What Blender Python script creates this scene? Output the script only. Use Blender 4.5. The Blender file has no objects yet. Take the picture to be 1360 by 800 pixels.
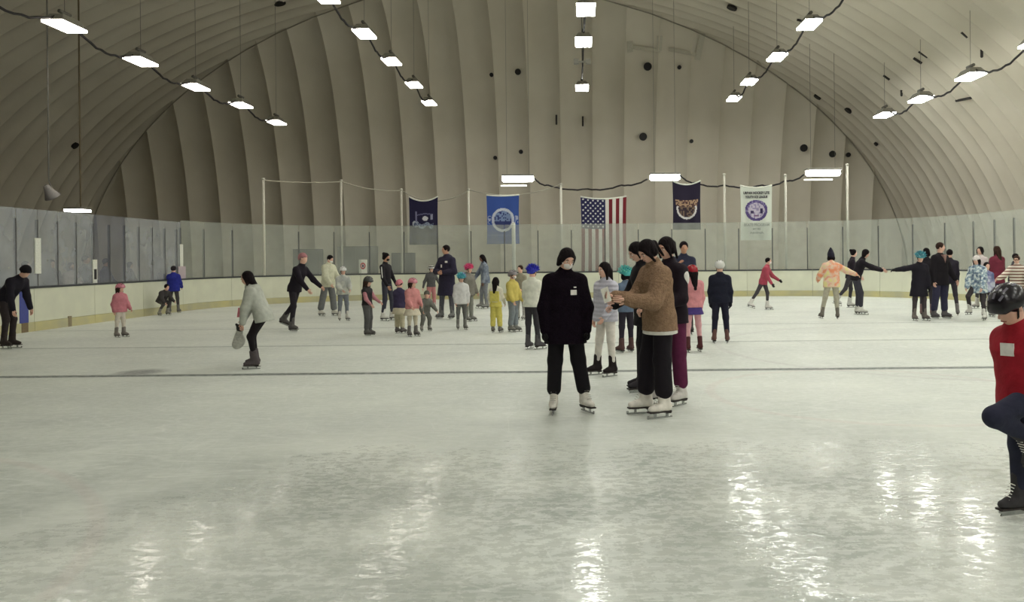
import bpy, math, random
import numpy as np
from mathutils import Vector, Matrix

# ------------------------------------------------------------ camera, world, exposure
C = bpy.context.scene.collection
FPX, PX, PY, ROLL, CAMH = 1100.0, 772.0, 342.0, 0.01, 1.6
cam_d = bpy.data.cameras.new('camera'); cam = bpy.data.objects.new('camera', cam_d); C.objects.link(cam)
cam_d.sensor_width = 36; cam_d.lens = FPX / 1360 * 36
cam_d.shift_x = (680 - PX) / 1360; cam_d.shift_y = (PY - 400) / 1360
cam_d.clip_end = 300
cam.matrix_world = Matrix.Translation((0, 0, CAMH)) @ Matrix.Rotation(math.pi / 2, 4, 'X') @ Matrix.Rotation(-ROLL, 4, 'Z')
bpy.context.scene.camera = cam
world = bpy.data.worlds.new('world'); bpy.context.scene.world = world; world.use_nodes = True
world.node_tree.nodes['Background'].inputs[0].default_value = (.8, .85, .8, 1)
world.node_tree.nodes['Background'].inputs[1].default_value = .05
vs = bpy.context.scene.view_settings
vs.view_transform = 'Standard'; vs.look = 'None'; vs.gamma = 1; vs.use_curve_mapping = False; vs.exposure = 0.10
LAMP_E = 46.0
LAMP_C = (1.0, 1.0, .93)

# ------------------------------------------------------------ helpers
def px(x, y, Y=None):
    """pixel -> ground point, or the point on the plane at depth Y"""
    u, v = x - PX, y - PY
    u, v = u - ROLL * v, v + ROLL * u
    if Y is None: Y = CAMH * FPX / v
    return Vector((u * Y / FPX, Y, CAMH - v * Y / FPX))
def s2l(c):
    return tuple(((x / 255) / 12.92 if x / 255 <= .04045 else ((x / 255 + .055) / 1.055) ** 2.4) for x in c)
MATS = {}
def mat(name, rgb, rough=.7, metal=0, noise=.12, nscale=30, bump=0, bscale=60, rgb2=None, spec=.5, emis=None, thr=None, rgb3=None, stretch=None, wave=None):
    if name in MATS: return MATS[name]
    m = bpy.data.materials.new(name); m.use_nodes = True; MATS[name] = m
    nt = m.node_tree; b = nt.nodes['Principled BSDF']; L = nt.links.new
    col = s2l(rgb)
    b.inputs['Roughness'].default_value = rough; b.inputs['Metallic'].default_value = metal
    b.inputs['Specular IOR Level'].default_value = spec
    tc = nt.nodes.new('ShaderNodeTexCoord'); src = tc.outputs['Object']
    if stretch:
        mp = nt.nodes.new('ShaderNodeMapping'); mp.inputs['Scale'].default_value = stretch; L(src, mp.inputs[0]); src = mp.outputs[0]
    n = nt.nodes.new('ShaderNodeTexNoise'); n.inputs['Scale'].default_value = nscale; n.inputs['Detail'].default_value = 3; L(src, n.inputs['Vector'])
    r = nt.nodes.new('ShaderNodeValToRGB'); L(n.outputs[0], r.inputs[0])
    a, c = r.color_ramp.elements
    c2 = s2l(rgb2) if rgb2 else tuple(min(1, x * (1 + noise)) for x in col)
    c1 = col if rgb2 else tuple(x * (1 - noise) for x in col)
    a.color = (*c1, 1); c.color = (*c2, 1)
    a.position, c.position = (thr if thr else (.3, .7))
    if rgb3:
        e = r.color_ramp.elements.new((a.position + c.position) / 2); e.color = (*s2l(rgb3), 1)
    L(r.outputs[0], b.inputs['Base Color'])
    if wave:
        w = nt.nodes.new('ShaderNodeTexWave'); w.bands_direction = 'Z'; w.inputs['Scale'].default_value = wave
        bp = nt.nodes.new('ShaderNodeBump'); bp.inputs['Strength'].default_value = .6; bp.inputs['Distance'].default_value = .02
        L(tc.outputs['Object'], w.inputs['Vector']); L(w.outputs['Fac'], bp.inputs['Height']); L(bp.outputs[0], b.inputs['Normal'])
    elif bump:
        n2 = nt.nodes.new('ShaderNodeTexNoise'); n2.inputs['Scale'].default_value = bscale; n2.inputs['Detail'].default_value = 4
        bp = nt.nodes.new('ShaderNodeBump'); bp.inputs['Strength'].default_value = bump; bp.inputs['Distance'].default_value = .02
        L(src, n2.inputs['Vector']); L(n2.outputs[0], bp.inputs['Height']); L(bp.outputs[0], b.inputs['Normal'])
    if emis:
        b.inputs['Emission Color'].default_value = (*emis[0], 1); b.inputs['Emission Strength'].default_value = emis[1]
    return m
def tag(o, label=None, cat=None, group=None, kind=None):
    if label: o['label'] = label
    if cat: o['category'] = cat
    if group: o['group'] = group
    if kind: o['kind'] = kind
    return o
def empty(name, loc=(0, 0, 0)):
    o = bpy.data.objects.new(name, None); C.objects.link(o); o.location = loc; o.empty_display_size = .2
    return o
def np_obj(name, v, f, m, parent=None, smooth=True, loc=None):
    """v (n,3) array; f (m,4) quads"""
    me = bpy.data.meshes.new(name); v = np.asarray(v, np.float32); f = np.asarray(f, np.int32)
    me.vertices.add(len(v)); me.vertices.foreach_set('co', v.ravel())
    me.loops.add(f.size); me.loops.foreach_set('vertex_index', f.ravel())
    me.polygons.add(len(f)); me.polygons.foreach_set('loop_start', np.arange(0, f.size, f.shape[1], dtype=np.int32))
    me.update(calc_edges=True); me.validate()
    me.polygons.foreach_set('use_smooth', np.full(len(me.polygons), smooth))
    me.materials.append(m)
    o = bpy.data.objects.new(name, me); C.objects.link(o)
    if parent: o.parent = parent
    if loc is not None: o.location = loc
    return o
class MB:
    def __init__(s): s.v = []; s.f = []
    def add(s, vs_, fs):
        n = len(s.v); s.v += [tuple(p) for p in vs_]; s.f += [tuple(i + n for i in q) for q in fs]; return s
    def box(s, lo, hi):
        x0, y0, z0 = lo; x1, y1, z1 = hi
        return s.add([(x0,y0,z0),(x1,y0,z0),(x1,y1,z0),(x0,y1,z0),(x0,y0,z1),(x1,y0,z1),(x1,y1,z1),(x0,y1,z1)],
                     [(0,3,2,1),(4,5,6,7),(0,1,5,4),(1,2,6,5),(2,3,7,6),(3,0,4,7)])
    def obox(s, c, ax, ay, az):
        """oriented box: centre and three half-axis vectors"""
        c, ax, ay, az = map(Vector, (c, ax, ay, az)); P = []
        for k in (-1, 1):
            for i, j in ((-1,-1),(1,-1),(1,1),(-1,1)): P.append(c + ax*i + ay*j + az*k)
        return s.add(P, [(0,3,2,1),(4,5,6,7),(0,1,5,4),(1,2,6,5),(2,3,7,6),(3,0,4,7)])
    def tube(s, pts, r, n=8, cap=True):
        pts = [Vector(p) for p in pts]; rs = r if isinstance(r, (list, tuple)) else [r] * len(pts)
        base = len(s.v)
        d0 = (pts[1] - pts[0]).normalized(); u = d0.orthogonal().normalized()
        for i, p in enumerate(pts):
            d = (pts[min(i+1, len(pts)-1)] - pts[max(i-1, 0)]).normalized()
            u = (u - d * u.dot(d)).normalized(); w = d.cross(u)
            for k in range(n):
                a = 2*math.pi*k/n; s.v.append(tuple(p + (u*math.cos(a) + w*math.sin(a)) * rs[i]))
        for i in range(len(pts)-1):
            for k in range(n):
                a = base+i*n+k; b = base+i*n+(k+1)%n; s.f.append((a, b, b+n, a+n))
        if cap:
            s.f.append(tuple(base+k for k in reversed(range(n)))); s.f.append(tuple(base+(len(pts)-1)*n+k for k in range(n)))
        return s
    def lathe(s, prof, c=(0,0,0), n=16):
        base = len(s.v); c = Vector(c)
        for r, z in prof:
            for k in range(n):
                a = 2*math.pi*k/n; s.v.append((c.x + r*math.cos(a), c.y + r*math.sin(a), c.z + z))
        for i in range(len(prof)-1):
            for k in range(n):
                a = base+i*n+k; b = base+i*n+(k+1)%n; s.f.append((a, b, b+n, a+n))
        return s
    def build(s, name, m, parent=None, smooth=False, loc=None):
        me = bpy.data.meshes.new(name); me.from_pydata(s.v, [], s.f); me.update()
        if smooth:
            for p in me.polygons: p.use_smooth = True
        me.materials.append(m); o = bpy.data.objects.new(name, me); C.objects.link(o)
        if parent: o.parent = parent
        if loc is not None: o.location = loc
        return o
rnd = random.Random(7)

# ------------------------------------------------------------ ice and floor
X0, X1, YF, RC, YB = -12.8, 13.2, 32.6, 6.0, -12.0
def rink_path():
    """inner face of the boards: list of (x, y) with its sections"""
    left = [(X0, YB), (X0, YF - RC)]
    ca, cb = (X0 + RC, YF - RC), (X1 - RC, YF - RC)
    arc1 = [(ca[0] - RC * math.cos(a), ca[1] + RC * math.sin(a)) for a in np.linspace(0, math.pi/2, 19)]
    arc2 = [(cb[0] + RC * math.sin(a), cb[1] + RC * math.cos(a)) for a in np.linspace(0, math.pi/2, 19)]
    far = arc1 + arc2; right = [(X1, YF - RC), (X1, YB)]
    return left, far, right
LEFT, FAR, RIGHT = rink_path()

def ice_material():
    m = bpy.data.materials.new('skated_ice'); m.use_nodes = True; nt = m.node_tree; N = nt.nodes; L = nt.links.new
    b = N['Principled BSDF']; tc = N.new('ShaderNodeTexCoord'); O = tc.outputs['Object']
    def noise(scale, detail=4, st=(1,1,1), rough=.6):
        mp = N.new('ShaderNodeMapping'); mp.inputs['Scale'].default_value = st; L(O, mp.inputs[0])
        n = N.new('ShaderNodeTexNoise'); n.inputs['Scale'].default_value = scale; n.inputs['Detail'].default_value = detail
        n.inputs['Roughness'].default_value = rough; L(mp.outputs[0], n.inputs['Vector']); return n.outputs[0]
    def math_(op, a, b_=None, clamp=False):
        n = N.new('ShaderNodeMath'); n.operation = op; n.use_clamp = clamp
        for i, q in enumerate((a, b_)):
            if q is None: continue
            if isinstance(q, (int, float)): n.inputs[i].default_value = q
            else: L(q, n.inputs[i])
        return n.outputs[0]
    def ramp(x, a, b_):
        n = N.new('ShaderNodeMapRange'); n.inputs[1].default_value = a; n.inputs[2].default_value = b_; L(x, n.inputs[0]); return n.outputs[0]
    def mix(f, a, b_):
        n = N.new('ShaderNodeMixRGB')
        for i, q in enumerate((f, a, b_)):
            if isinstance(q, float): n.inputs[i].default_value = q
            elif isinstance(q, tuple): n.inputs[i].default_value = (*q, 1)
            else: L(q, n.inputs[i])
        return n.outputs[0]
    big = ramp(noise(.55, 5, (.6, 1, 1), .65), .40, .62)         # wet, smooth patches
    scr = ramp(noise(7, 6, (.25, 1.8, 1), .7), .35, .75)          # skate scratches
    scr2 = ramp(noise(26, 3, (.15, 1.5, 1), .7), .56, .70)
    fine = ramp(noise(3.0, 8, (1.2, .25, 1), .75), .35, .7)
    sep = N.new('ShaderNodeSeparateXYZ'); L(O, sep.inputs[0]); x, y = sep.outputs[0], sep.outputs[1]
    wet_near_dim = math_('MULTIPLY', ramp(math_('ADD', y, math_('MULTIPLY', noise(.35, 3), 5.0)), 11.5, 8.0), ramp(noise(.8, 5, (.8, 1, 1), .65), .60, .42))  # wet patches, plus weaker reflection of the near ice painted in as darker colour
    dry = math_('SUBTRACT', 1.0, ramp(math_('ADD', math_('ADD', y, math_('MULTIPLY', math_('MAXIMUM', math_('MULTIPLY', math_('ADD', x, 1.9), -1.0), 0.0), 1.6)), math_('MULTIPLY', noise(.7, 3), 3.0)), 9.1, 7.3), True)
    spk = ramp(noise(14, 4, (.7, 1.0, 1), .75), .46, .52)
    col = mix(big, (.58, .61, .57), (.68, .71, .655))
    col = mix(math_('MULTIPLY', wet_near_dim, .85), col, (.35, .38, .35))
    col = mix(math_('MULTIPLY', scr, .30), col, (.76, .79, .72))
    col = mix(math_('MULTIPLY', fine, .12), col, (.50, .53, .49))
    col = mix(math_('MULTIPLY', scr2, .35), col, (.86, .88, .83))
    for sc_, st_, wd, k_ in ((.7, (.35, 1.2, 1), .005, .22), (1.1, (1.3, .35, 1), .004, .18), (2.6, (.25, 1.0, 1), .008, .30)):   # blade cuts
        f = ramp(math_('ABSOLUTE', math_('SUBTRACT', noise(sc_, 1.5, st_, .5), .5)), wd, wd * .3)
        col = mix(math_('MULTIPLY', f, k_), col, (.82, .84, .80))
    wob = math_('MULTIPLY', math_('SUBTRACT', noise(.4, 2), .5), .12)
    yw = math_('ADD', y, wob)
    def line(y0, w, c, k):
        nonlocal col
        d = math_('ABSOLUTE', math_('SUBTRACT', yw, y0)); f = ramp(d, w, w * .55)
        col = mix(math_('MULTIPLY', f, k), col, c)
    line(11.62, .13, (.10, .12, .11), .85)
    line(15.45, .10, (.24, .27, .25), .55)
    line(19.35, .10, (.28, .31, .29), .5)
    def ring(cx, cy, r, w, c, k):
        nonlocal col
        dx = math_('SUBTRACT', x, cx); dy = math_('SUBTRACT', y, cy)
        d = math_('SQRT', math_('ADD', math_('MULTIPLY', dx, dx), math_('MULTIPLY', dy, dy)))
        f = ramp(math_('ABSOLUTE', math_('SUBTRACT', d, r)), w, w * .4)
        col = mix(math_('MULTIPLY', f, k), col, c)
    ring(-6.4, 12.0, 0.0, .42, (.20, .20, .20), .75)               # face-off spot
    ring(6.6, 14.3, 4.2, .09, (.45, .42, .42), .25)
    ring(-6.4, 3.2, 3.9, .07, (.50, .30, .30), .12)
    ring(3.4, 9.6, 1.9, .08, (.60, .38, .36), .12)
    ring(7.4, 5.3, 2.6, .07, (.50, .25, .27), .35)
    L(col, b.inputs['Base Color'])
    rg = math_('ADD', math_('MULTIPLY', dry, .36), math_('MULTIPLY', spk, .34)); rg = math_('ADD', rg, .02)
    L(rg, b.inputs['Roughness'])
    b.inputs['IOR'].default_value = 1.31
    b.inputs['Specular IOR Level'].default_value = .5
    h = math_('ADD', math_('MULTIPLY', noise(42, 3, (.8, 1, 1), .7), .55), math_('MULTIPLY', noise(8, 4, (.6, 1, 1)), 1.6))
    bp = N.new('ShaderNodeBump'); bp.inputs['Strength'].default_value = 1; bp.inputs['Distance'].default_value = .0011
    L(h, bp.inputs['Height']); L(bp.outputs[0], b.inputs['Normal'])
    return m
ring_pts = LEFT[:1] + [LEFT[1]] + FAR[1:] + RIGHT[1:]
mb = MB(); n = len(ring_pts)
mb.add([(x, y, 0) for x, y in ring_pts] + [(x, y, -.12) for x, y in ring_pts], [tuple(reversed(range(n))), tuple(range(n, 2*n))] + [(i, (i+1) % n, (i+1) % n + n, i + n) for i in range(n)])
tag(mb.build('floor', ice_material()), kind='structure')
rubber = mat('rubber_matting', (62, 60, 60), .9, noise=.2, nscale=3, bump=.2)
mb = MB().box((-34, -14, -.3), (18.5, 45, -.13)); tag(mb.build('floor_surround', rubber), kind='structure')

# ------------------------------------------------------------ dome
XC, W, HD = -4.5, 21.5, 14.0
def wside(sx, Y):
    return W if sx > 0 else W + min(6.5, .32 * max(0, 38 - Y))
def yend(z): return 36 + 7 * math.sqrt(max(0, 1 - (z / HD) ** 2))
fab = mat('dome_fabric', (204, 197, 180), .75, rgb2=(216, 210, 194), nscale=.35, thr=(.3, .7), bump=.9, bscale=1.6, spec=.25)
def grid_obj(name, P, m, parent):
    nu, nv = P.shape[:2]
    idx = np.arange(nu * nv).reshape(nu, nv)
    f = np.stack([idx[:-1, :-1], idx[1:, :-1], idx[1:, 1:], idx[:-1, 1:]], -1).reshape(-1, 4)
    return np_obj(name, P.reshape(-1, 3), f, m, parent)
BAY, BULGE = 1.6, .30
# outer shell that backs the panels
th = np.linspace(0, math.pi, 49); ys = np.linspace(-14, 44, 30)
P = np.zeros((49, 30, 3))
for i, a in enumerate(th):
    for j, y in enumerate(ys): P[i, j] = (XC - (wside(-math.cos(a), y) + .7) * math.cos(a), y, (HD + .7) * math.sin(a) - .13)
ceil = tag(grid_obj('ceiling', P, fab, None), kind='structure')
ND = 10; BAYB, BULB, NB = .95, .15, 6
tb = np.linspace(0, 1, NB + 1)
tt = np.linspace(0, 1, ND + 1)
ts = (1 - np.cos(tt * math.pi)) / 2 * .5 + tt * .5
y = -13.4
while y < 43:
    th = np.linspace(0, math.pi, 57); P = np.zeros((57, NB + 1, 3))
    for i, a in enumerate(th):
        z0 = HD * math.sin(a)
        for j, t in enumerate(tb):
            o = BULB * math.sin(math.pi * t) ** .8; yy = min(y + BAYB * t, yend(z0) + .45)
            P[i, j] = (XC - (wside(-math.cos(a), yy) + o) * math.cos(a), yy, (HD + o) * math.sin(a) - .13)
    grid_obj('fabric_panel', P, fab, ceil); y += BAYB
P = np.zeros((2, 2, 3)); P[0, :, 0] = -27; P[1, :, 0] = 18; P[:, :, 1] = 44.4; P[:, 1, 2] = 15; P[:, 0, 2] = -.1
wend = tag(grid_obj('wall_end', P, fab, None), kind='structure')
x = XC - W + .1 - .55
PHX = .62
x = -27.2 + PHX
while x < XC + W + .5:
    P = np.zeros((ND + 1, 45, 3))
    for i, t in enumerate(ts):
        xx = x + BAY * t; q = max(0, 1 - ((xx - XC) / (W + .45)) ** 2)
        zt = (HD + .45) * math.sqrt(q); o = BULGE * 1.1 * math.sin(math.pi * t) ** .8
        for j in range(45):
            z = zt * math.sin(math.pi / 2 * j / 44)
            zz = min(z, HD); ny, nz = 1, .12 + .5 * (zz / HD) ** 3
            P[i, j] = (xx, yend(zz) + o * ny, z + o * nz * .3 - .13)
    grid_obj('fabric_panel', P, fab, wend); x += BAY
mb = MB().box((-34, -14.3, -.2), (18, -14.0, 15)); tag(mb.build('wall_back', fab), kind='structure')

def dome_hit(x_, y_):
    """where the sight line through a spot of the photograph meets the dome"""
    lo, hi = 5, 45
    for _ in range(40):
        Y = (lo + hi) / 2; p = px(x_, y_, Y)
        ins = ((p.x - XC) / wside(p.x - XC, Y)) ** 2 + (p.z / HD) ** 2 < 1 and Y < yend(min(p.z, HD))
        if ins: lo = Y
        else: hi = Y
    return px(x_, y_, lo), lo
black = mat('black_rubber', (16, 14, 16), .6)
def facing(p, Y):
    if abs(Y - yend(min(p.z, HD))) < .3: return Vector((0, -1, 0))
    return Vector(((XC - p.x) / W ** 2, 0, -p.z / HD ** 2)).normalized()
for (vx, vy, r) in [(98,192,.17),(653,100,.10),(688,96,.15),(692,202,.11),(658,210,.10),(860,89,.2),(854,182,.2),(902,90,.10),(918,188,.10),(973,8,.22),(1087,127,.19),(1128,145,.19),(1067,197,.19),(1105,205,.17),(1126,206,.12),(1165,190,.1),(371,2,.25)]:
    p, Y = dome_hit(vx, vy); nrm = facing(p, Y); u = nrm.orthogonal().normalized(); w = nrm.cross(u)
    mb = MB(); c = p + nrm * .03
    pts = [c + (u * math.cos(a) + w * math.sin(a)) * r for a in np.linspace(0, 2*math.pi, 13)[:-1]]
    pt2 = [q + nrm * .10 for q in pts]
    mb.add(pts + pt2, [tuple(range(12)), tuple(reversed(range(12, 24)))] + [(i, (i+1) % 12, (i+1) % 12 + 12, i+12) for i in range(12)])
    mb.build('air_vent', black, ceil)
tick = mat('dark_slit', (46, 42, 42), .8)
for (ax, ay, bx, by) in [(1222,66,1234,74),(1215,75,1226,82),(1279,40,1287,47),(1306,64,1306,73),(1199,118,1199,125),(1175,98,1183,104),(1272,132,1292,128),(739,153,739,166),(774,155,774,168),(1060,24,1072,27)]:
    p, Y = dome_hit(ax, ay); q, Y2 = dome_hit(bx, by); nrm = facing(p, Y)
    MB().tube([p + nrm * .08, q + nrm * .08], .045, 6).build('fabric_slit', tick, ceil)
tape = mat('repair_tape', (188, 184, 168), .6)
for pts in [[(836,55),(837,70)], [(838,63),(877,68)], [(876,48),(875,68)], [(888,66),(925,73)], [(933,45),(926,80)]]:
    ps = [dome_hit(*q) for q in pts]; nrm = facing(ps[0][0], ps[0][1])
    a, b = ps[0][0] + nrm * .06, ps[1][0] + nrm * .06; d = (b - a).normalized(); w = d.cross(nrm)
    MB().obox((a + b) / 2, (b - a) / 2, w * (.09 if abs(pts[0][0]-pts[1][0]) > 9 else .17), nrm * .012).build('repair_tape', tape, ceil)
# seam strap along the two hips where side and end fabric meet
strap = mat('hip_strap', (150, 145, 130), .6)
for sx in (-1, 1):
    pts = []
    for z in np.linspace(.5, 13.6, 24):
        w_ = W * math.sqrt(1 - (z / HD) ** 2); pts.append((XC + sx * (w_ - .02), yend(z) - .05, z - .13))
    MB().tube(pts, .03, 6).build('hip_strap', strap, ceil)

# ------------------------------------------------------------ boards and glass
board_m = mat('dasher_board_plastic', (222, 224, 204), .45, noise=.03, nscale=2, rgb2=(212, 214, 196))
kick_m = mat('yellow_kick_plate', (206, 198, 140), .5, rgb2=(178, 176, 150), nscale=1.2)
cap_m = mat('dark_cap_rail', (58, 60, 64), .5)
post_m = mat('aluminium_post', (150, 152, 148), .4, .6)
dark_post = mat('dark_gasket_post', (84, 84, 84), .6)
def glass_mat(name, haze, col, rough=.12):
    m = bpy.data.materials.new(name); m.use_nodes = True; nt = m.node_tree; N = nt.nodes; L = nt.links.new
    out = N['Material Output']; N.remove(N['Principled BSDF'])
    tr = N.new('ShaderNodeBsdfTransparent'); tr.inputs[0].default_value = (.96, .97, .96, 1)
    df = N.new('ShaderNodeBsdfDiffuse'); df.inputs[0].default_value = (*col, 1)
    gl = N.new('ShaderNodeBsdfGlossy'); gl.inputs['Roughness'].default_value = rough
    tc = N.new('ShaderNodeTexCoord'); n = N.new('ShaderNodeTexNoise'); n.inputs['Scale'].default_value = 1.3; n.inputs['Detail'].default_value = 5; L(tc.outputs['Object'], n.inputs['Vector'])
    mr = N.new('ShaderNodeMapRange'); mr.inputs[1].default_value = .3; mr.inputs[2].default_value = .7; mr.inputs[3].default_value = haze * .75; mr.inputs[4].default_value = haze * 1.25; L(n.outputs[0], mr.inputs[0])
    m1 = N.new('ShaderNodeMixShader'); L(mr.outputs[0], m1.inputs[0]); L(tr.outputs[0], m1.inputs[1]); L(df.outputs[0], m1.inputs[2])
    lw = N.new('ShaderNodeLayerWeight'); pw = N.new('ShaderNodeMath'); pw.operation = 'POWER'; pw.inputs[1].default_value = 5; L(lw.outputs['Facing'], pw.inputs[0])
    fr = N.new('ShaderNodeMath'); fr.operation = 'MULTIPLY_ADD'; fr.inputs[1].default_value = .9; fr.inputs[2].default_value = .03; L(pw.outputs[0], fr.inputs[0])
    m2 = N.new('ShaderNodeMixShader'); L(fr.outputs[0], m2.inputs[0]); L(m1.outputs[0], m2.inputs[1]); L(gl.outputs[0], m2.inputs[2])
    L(m2.outputs[0], out.inputs[0]); return m
glass_far = glass_mat('scuffed_acrylic', .22, (.66, .70, .65))
glass_left = glass_mat('scuffed_sheen_acrylic', .34, (.58, .61, .66))  # scuff haze, raised so its pale colour also stands for reflections
BH, GH = 1.05, 2.92
def path_len(pts): return sum(math.dist(pts[i], pts[i+1]) for i in range(len(pts)-1))
def at_s(pts, s):
    for i in range(len(pts)-1):
        d = math.dist(pts[i], pts[i+1])
        if s <= d + 1e-6 or i == len(pts)-2:
            t = s / d; a, b = Vector(pts[i]), Vector(pts[i+1]); return a.lerp(b, t), (b - a).normalized()
        s -= d
def strip(pts, s0, s1, z0, z1, o0, o1, step=.7):
    """solid strip following the boards between s0 and s1; o = offset outward"""
    n = max(2, int((s1 - s0) / step) + 1) if len(pts) > 2 else 2
    mb = MB(); V = []
    for s in np.linspace(s0, s1, n):
        p, t = at_s(pts, s); nrm = Vector((-t.y, t.x))   # left of travel = outward
        for o, z in ((o0, z0), (o1, z0), (o1, z1), (o0, z1)): V.append((p.x + nrm.x*o, p.y + nrm.y*o, z))
    F = [(0,1,2,3), tuple((n-1)*4 + k for k in (3,2,1,0))]
    for i in range(n-1):
        for k in range(4):
            a = i*4+k; b = i*4+(k+1)%4; F.append((a, a+4, b+4, b))
    return mb.add(V, F)
def rink_wall(name, pts, pane, glass, s_from=0, gh=GH, bp=2.44, post=dark_post, kick=kick_m):
    Lh = path_len(pts)
    root = tag(strip(pts, 0, Lh, -.1, BH - .06, .06, .16).build(name, mat('board_frame_steel', (120, 122, 118), .6)), kind='structure')
    nb = max(1, round(Lh / bp)); e = .006
    for i in range(nb):
        a, b = Lh*i/nb + e, Lh*(i+1)/nb - e
        strip(pts, a, b, .22, BH - .05, .0, .055).build('board_panel', board_m, root)
        strip(pts, a, b, -.02, .215, -.012, .055).build('kick_plate', kick, root)
        strip(pts, a, b, BH - .05, BH, -.02, .2).build('cap_rail', cap_m, root)
    s = s_from; k = 0
    while s < Lh - .05:
        b = min(s + pane, Lh)
        strip(pts, s + .012, b - .012, BH + .002, gh, .06, .072).build('glass_pane', glass_dim if name == 'wall_left' and k % 7 in (3, 4) and k > 30 else glass, root)
        p, t = at_s(pts, s); nr = Vector((-t.y, t.x)); c = p + nr * .085
        MB().obox((c.x, c.y, (BH + gh) / 2 - .12), (t.x*.017, t.y*.017, 0), (nr.x*.03, nr.y*.03, 0), (0, 0, (gh - BH) / 2 - .12)).build('glass_post', post, root)
        s = b; k += 1
    return root
glass_dim = glass_mat('clearer_side_acrylic', .17, (.46, .48, .60))
wl = rink_wall('wall_left', LEFT, .75, glass_left, s_from=(18.1 - YB) % .75, gh=2.86)
wf = rink_wall('wall_far', FAR, 1.32, glass_far, s_from=0)
wr = rink_wall('wall_right', RIGHT, 1.2, glass_far)
# blue goal-zone stripe down the left boards, brown lower end
p = px(28, 441)
blue = mat('blue_zone_stripe', (62, 72, 150), .5)
MB().box((X0 - .0, 18.85, .22), (X0 + .01, 19.15, BH - .05)).build('zone_stripe', blue, wl)
MB().box((X0 - .0, 18.9, -.0), (X0 + .022, 19.12, .22)).build('zone_stripe', mat('brown_scuffed_kick', (120, 104, 78), .7), wl)
MB().box((X0 - .0, 20.62, .0), (X0 + .022, 20.75, .26)).build('board_bracket', mat('brown_bracket', (140, 128, 104), .7), wl)
white = mat('white_enamel', (232, 234, 224), .5)
door_handle = white
for i, (gx, gy, w_, h_) in enumerate([(56,340,.10,.42),(131,363,.09,.36)]):
    q = px(gx, gy, 12.74 * FPX / (PX - gx)); 
    mb = MB().box((X0 - .055, q.y - w_, q.z - h_), (X0 - .03, q.y + w_, q.z + h_))
    o = mb.build('paper_strip', white, wl)
    if i: MB().box((X0 - .03, q.y - w_*.6, q.z - h_*.45), (X0 - .024, q.y + w_*.6, q.z + h_*.3)).build('printed_block', black, o)
# pipe posts in the far-left corner and the sign on the glass
def far_at(pxx, off=0.0):
    best = None
    Lh = path_len(FAR)
    for s in np.linspace(0, Lh, 900):
        p, t = at_s(FAR, s); u = p.x / p.y * FPX + PX
        if best is None or abs(u - pxx) < best[0]: best = (abs(u - pxx), s, p, t)
    _, s, p, t = best; nr = Vector((-t.y, t.x)); return p + nr * off, t, nr
q, t, nr = far_at(222, -.0)
MB().obox((q.x - nr.x*-.04, q.y - nr.y*-.04, 1.25 + .35), (t.x*.09, t.y*.09, 0), (nr.x*.008, nr.y*.008, 0), (0, 0, .55)).build('paper_strip', white, wf)
q, t, nr = far_at(208, .03)
MB().obox((q.x, q.y, 1.22), (t.x*.22, t.y*.22, 0), (nr.x*.01, nr.y*.01, 0), (0, 0, .22)).build('notice_sheet', mat('faded_notice', (190, 176, 184), .6), wf)
q, t, nr = far_at(482, .03)
e = empty('warning_sign', (q.x, q.y, 1.06)); tag(e, 'small white sign with a round red emblem on the far boards', 'sign')
MB().box((-.16, -.01, 0), (.16, .01, .54)).build('sign_board', white, e)
mb = MB(); V = [(.105 * math.cos(a), -.016, .29 + .13 * math.sin(a)) for a in np.linspace(0, 2*math.pi, 21)[:-1]]; Vi = [(x_*.62, y_, .29 + (z_ - .29)*.62) for x_, y_, z_ in V]
mb.add(V + Vi, [(i, (i+1) % 20, (i+1) % 20 + 20, i + 20) for i in range(20)]); mb.build('round_emblem', mat('sign_red', (176, 70, 78), .6), e)
MB().box((-.03, -.016, .24), (.03, -.0125, .34)).build('emblem_centre', mat('sign_dark', (90, 60, 90), .6), e)

# tall net poles behind the far boards, with their sagging top cable
pole_m = mat('painted_pole', (205, 203, 190), .5); steel = mat('dark_steel', (110, 108, 102), .5, .5)
YP = 33.4
poles = [(350, 238, 30.3), (453, 240, 32.4), (533, 252, YP), (622, 252, YP), (745, 245, YP), (962, 232, YP), (1043, 233, YP), (1125, 219, 32.0)]
tops = []
txt = ['at the far-left corner of the rink', 'next in from the far-left corner pole', 'just left of the navy banner', 'between the navy and the light blue banner', 'just left of the striped flag', 'between the black and the white banner', 'just right of the white banner', 'tallest and rightmost, beside the long lamp']
for (x_, y_, Y), tx in zip(poles, txt):
    tp = px(x_, y_, Y); o = empty('net_pole', (tp.x, Y, -.13)); tag(o, 'slim pale net pole standing behind the boards, ' + tx, 'pole', 'net poles behind the far boards')
    MB().tube([(0, 0, 0), (0, 0, tp.z + .13)], .045, 10).build('shaft', pole_m, o, True)
    MB().tube([(0, 0, tp.z + .10), (0, 0, tp.z + .17)], .06, 10).build('pole_cap', pole_m, o, True)
    tops.append(tp)
def cable(a, b, sag, n=14, wob=0):
    a, b = Vector(a), Vector(b); out = []
    for i in range(n + 1):
        t = i / n; p = a.lerp(b, t); p.z -= sag * 4 * t * (1 - t) + (math.sin(i * 2.4) * wob); out.append(p)
    return out
rope_m = mat('pale_rope', (176, 172, 158), .8)
mb = MB()
for i in range(3): mb.tube(cable(tops[i] - Vector((0,0,.04)), tops[i+1] - Vector((0,0,.04)), [.06, .12, .42][i]), .022, 6)
mb.tube(cable(tops[3], tops[4], .32), .016, 6)
tag(mb.build('net_rope', rope_m, None, True), 'pale slack rope strung between the net poles left of the striped flag', 'rope')
q = px(682, 298, 33.0)
o = empty('white_pipe', (q.x, 33.0, -.13)); tag(o, 'short white pipe standing behind the glass, over the light blue banner edge', 'pipe')
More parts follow.
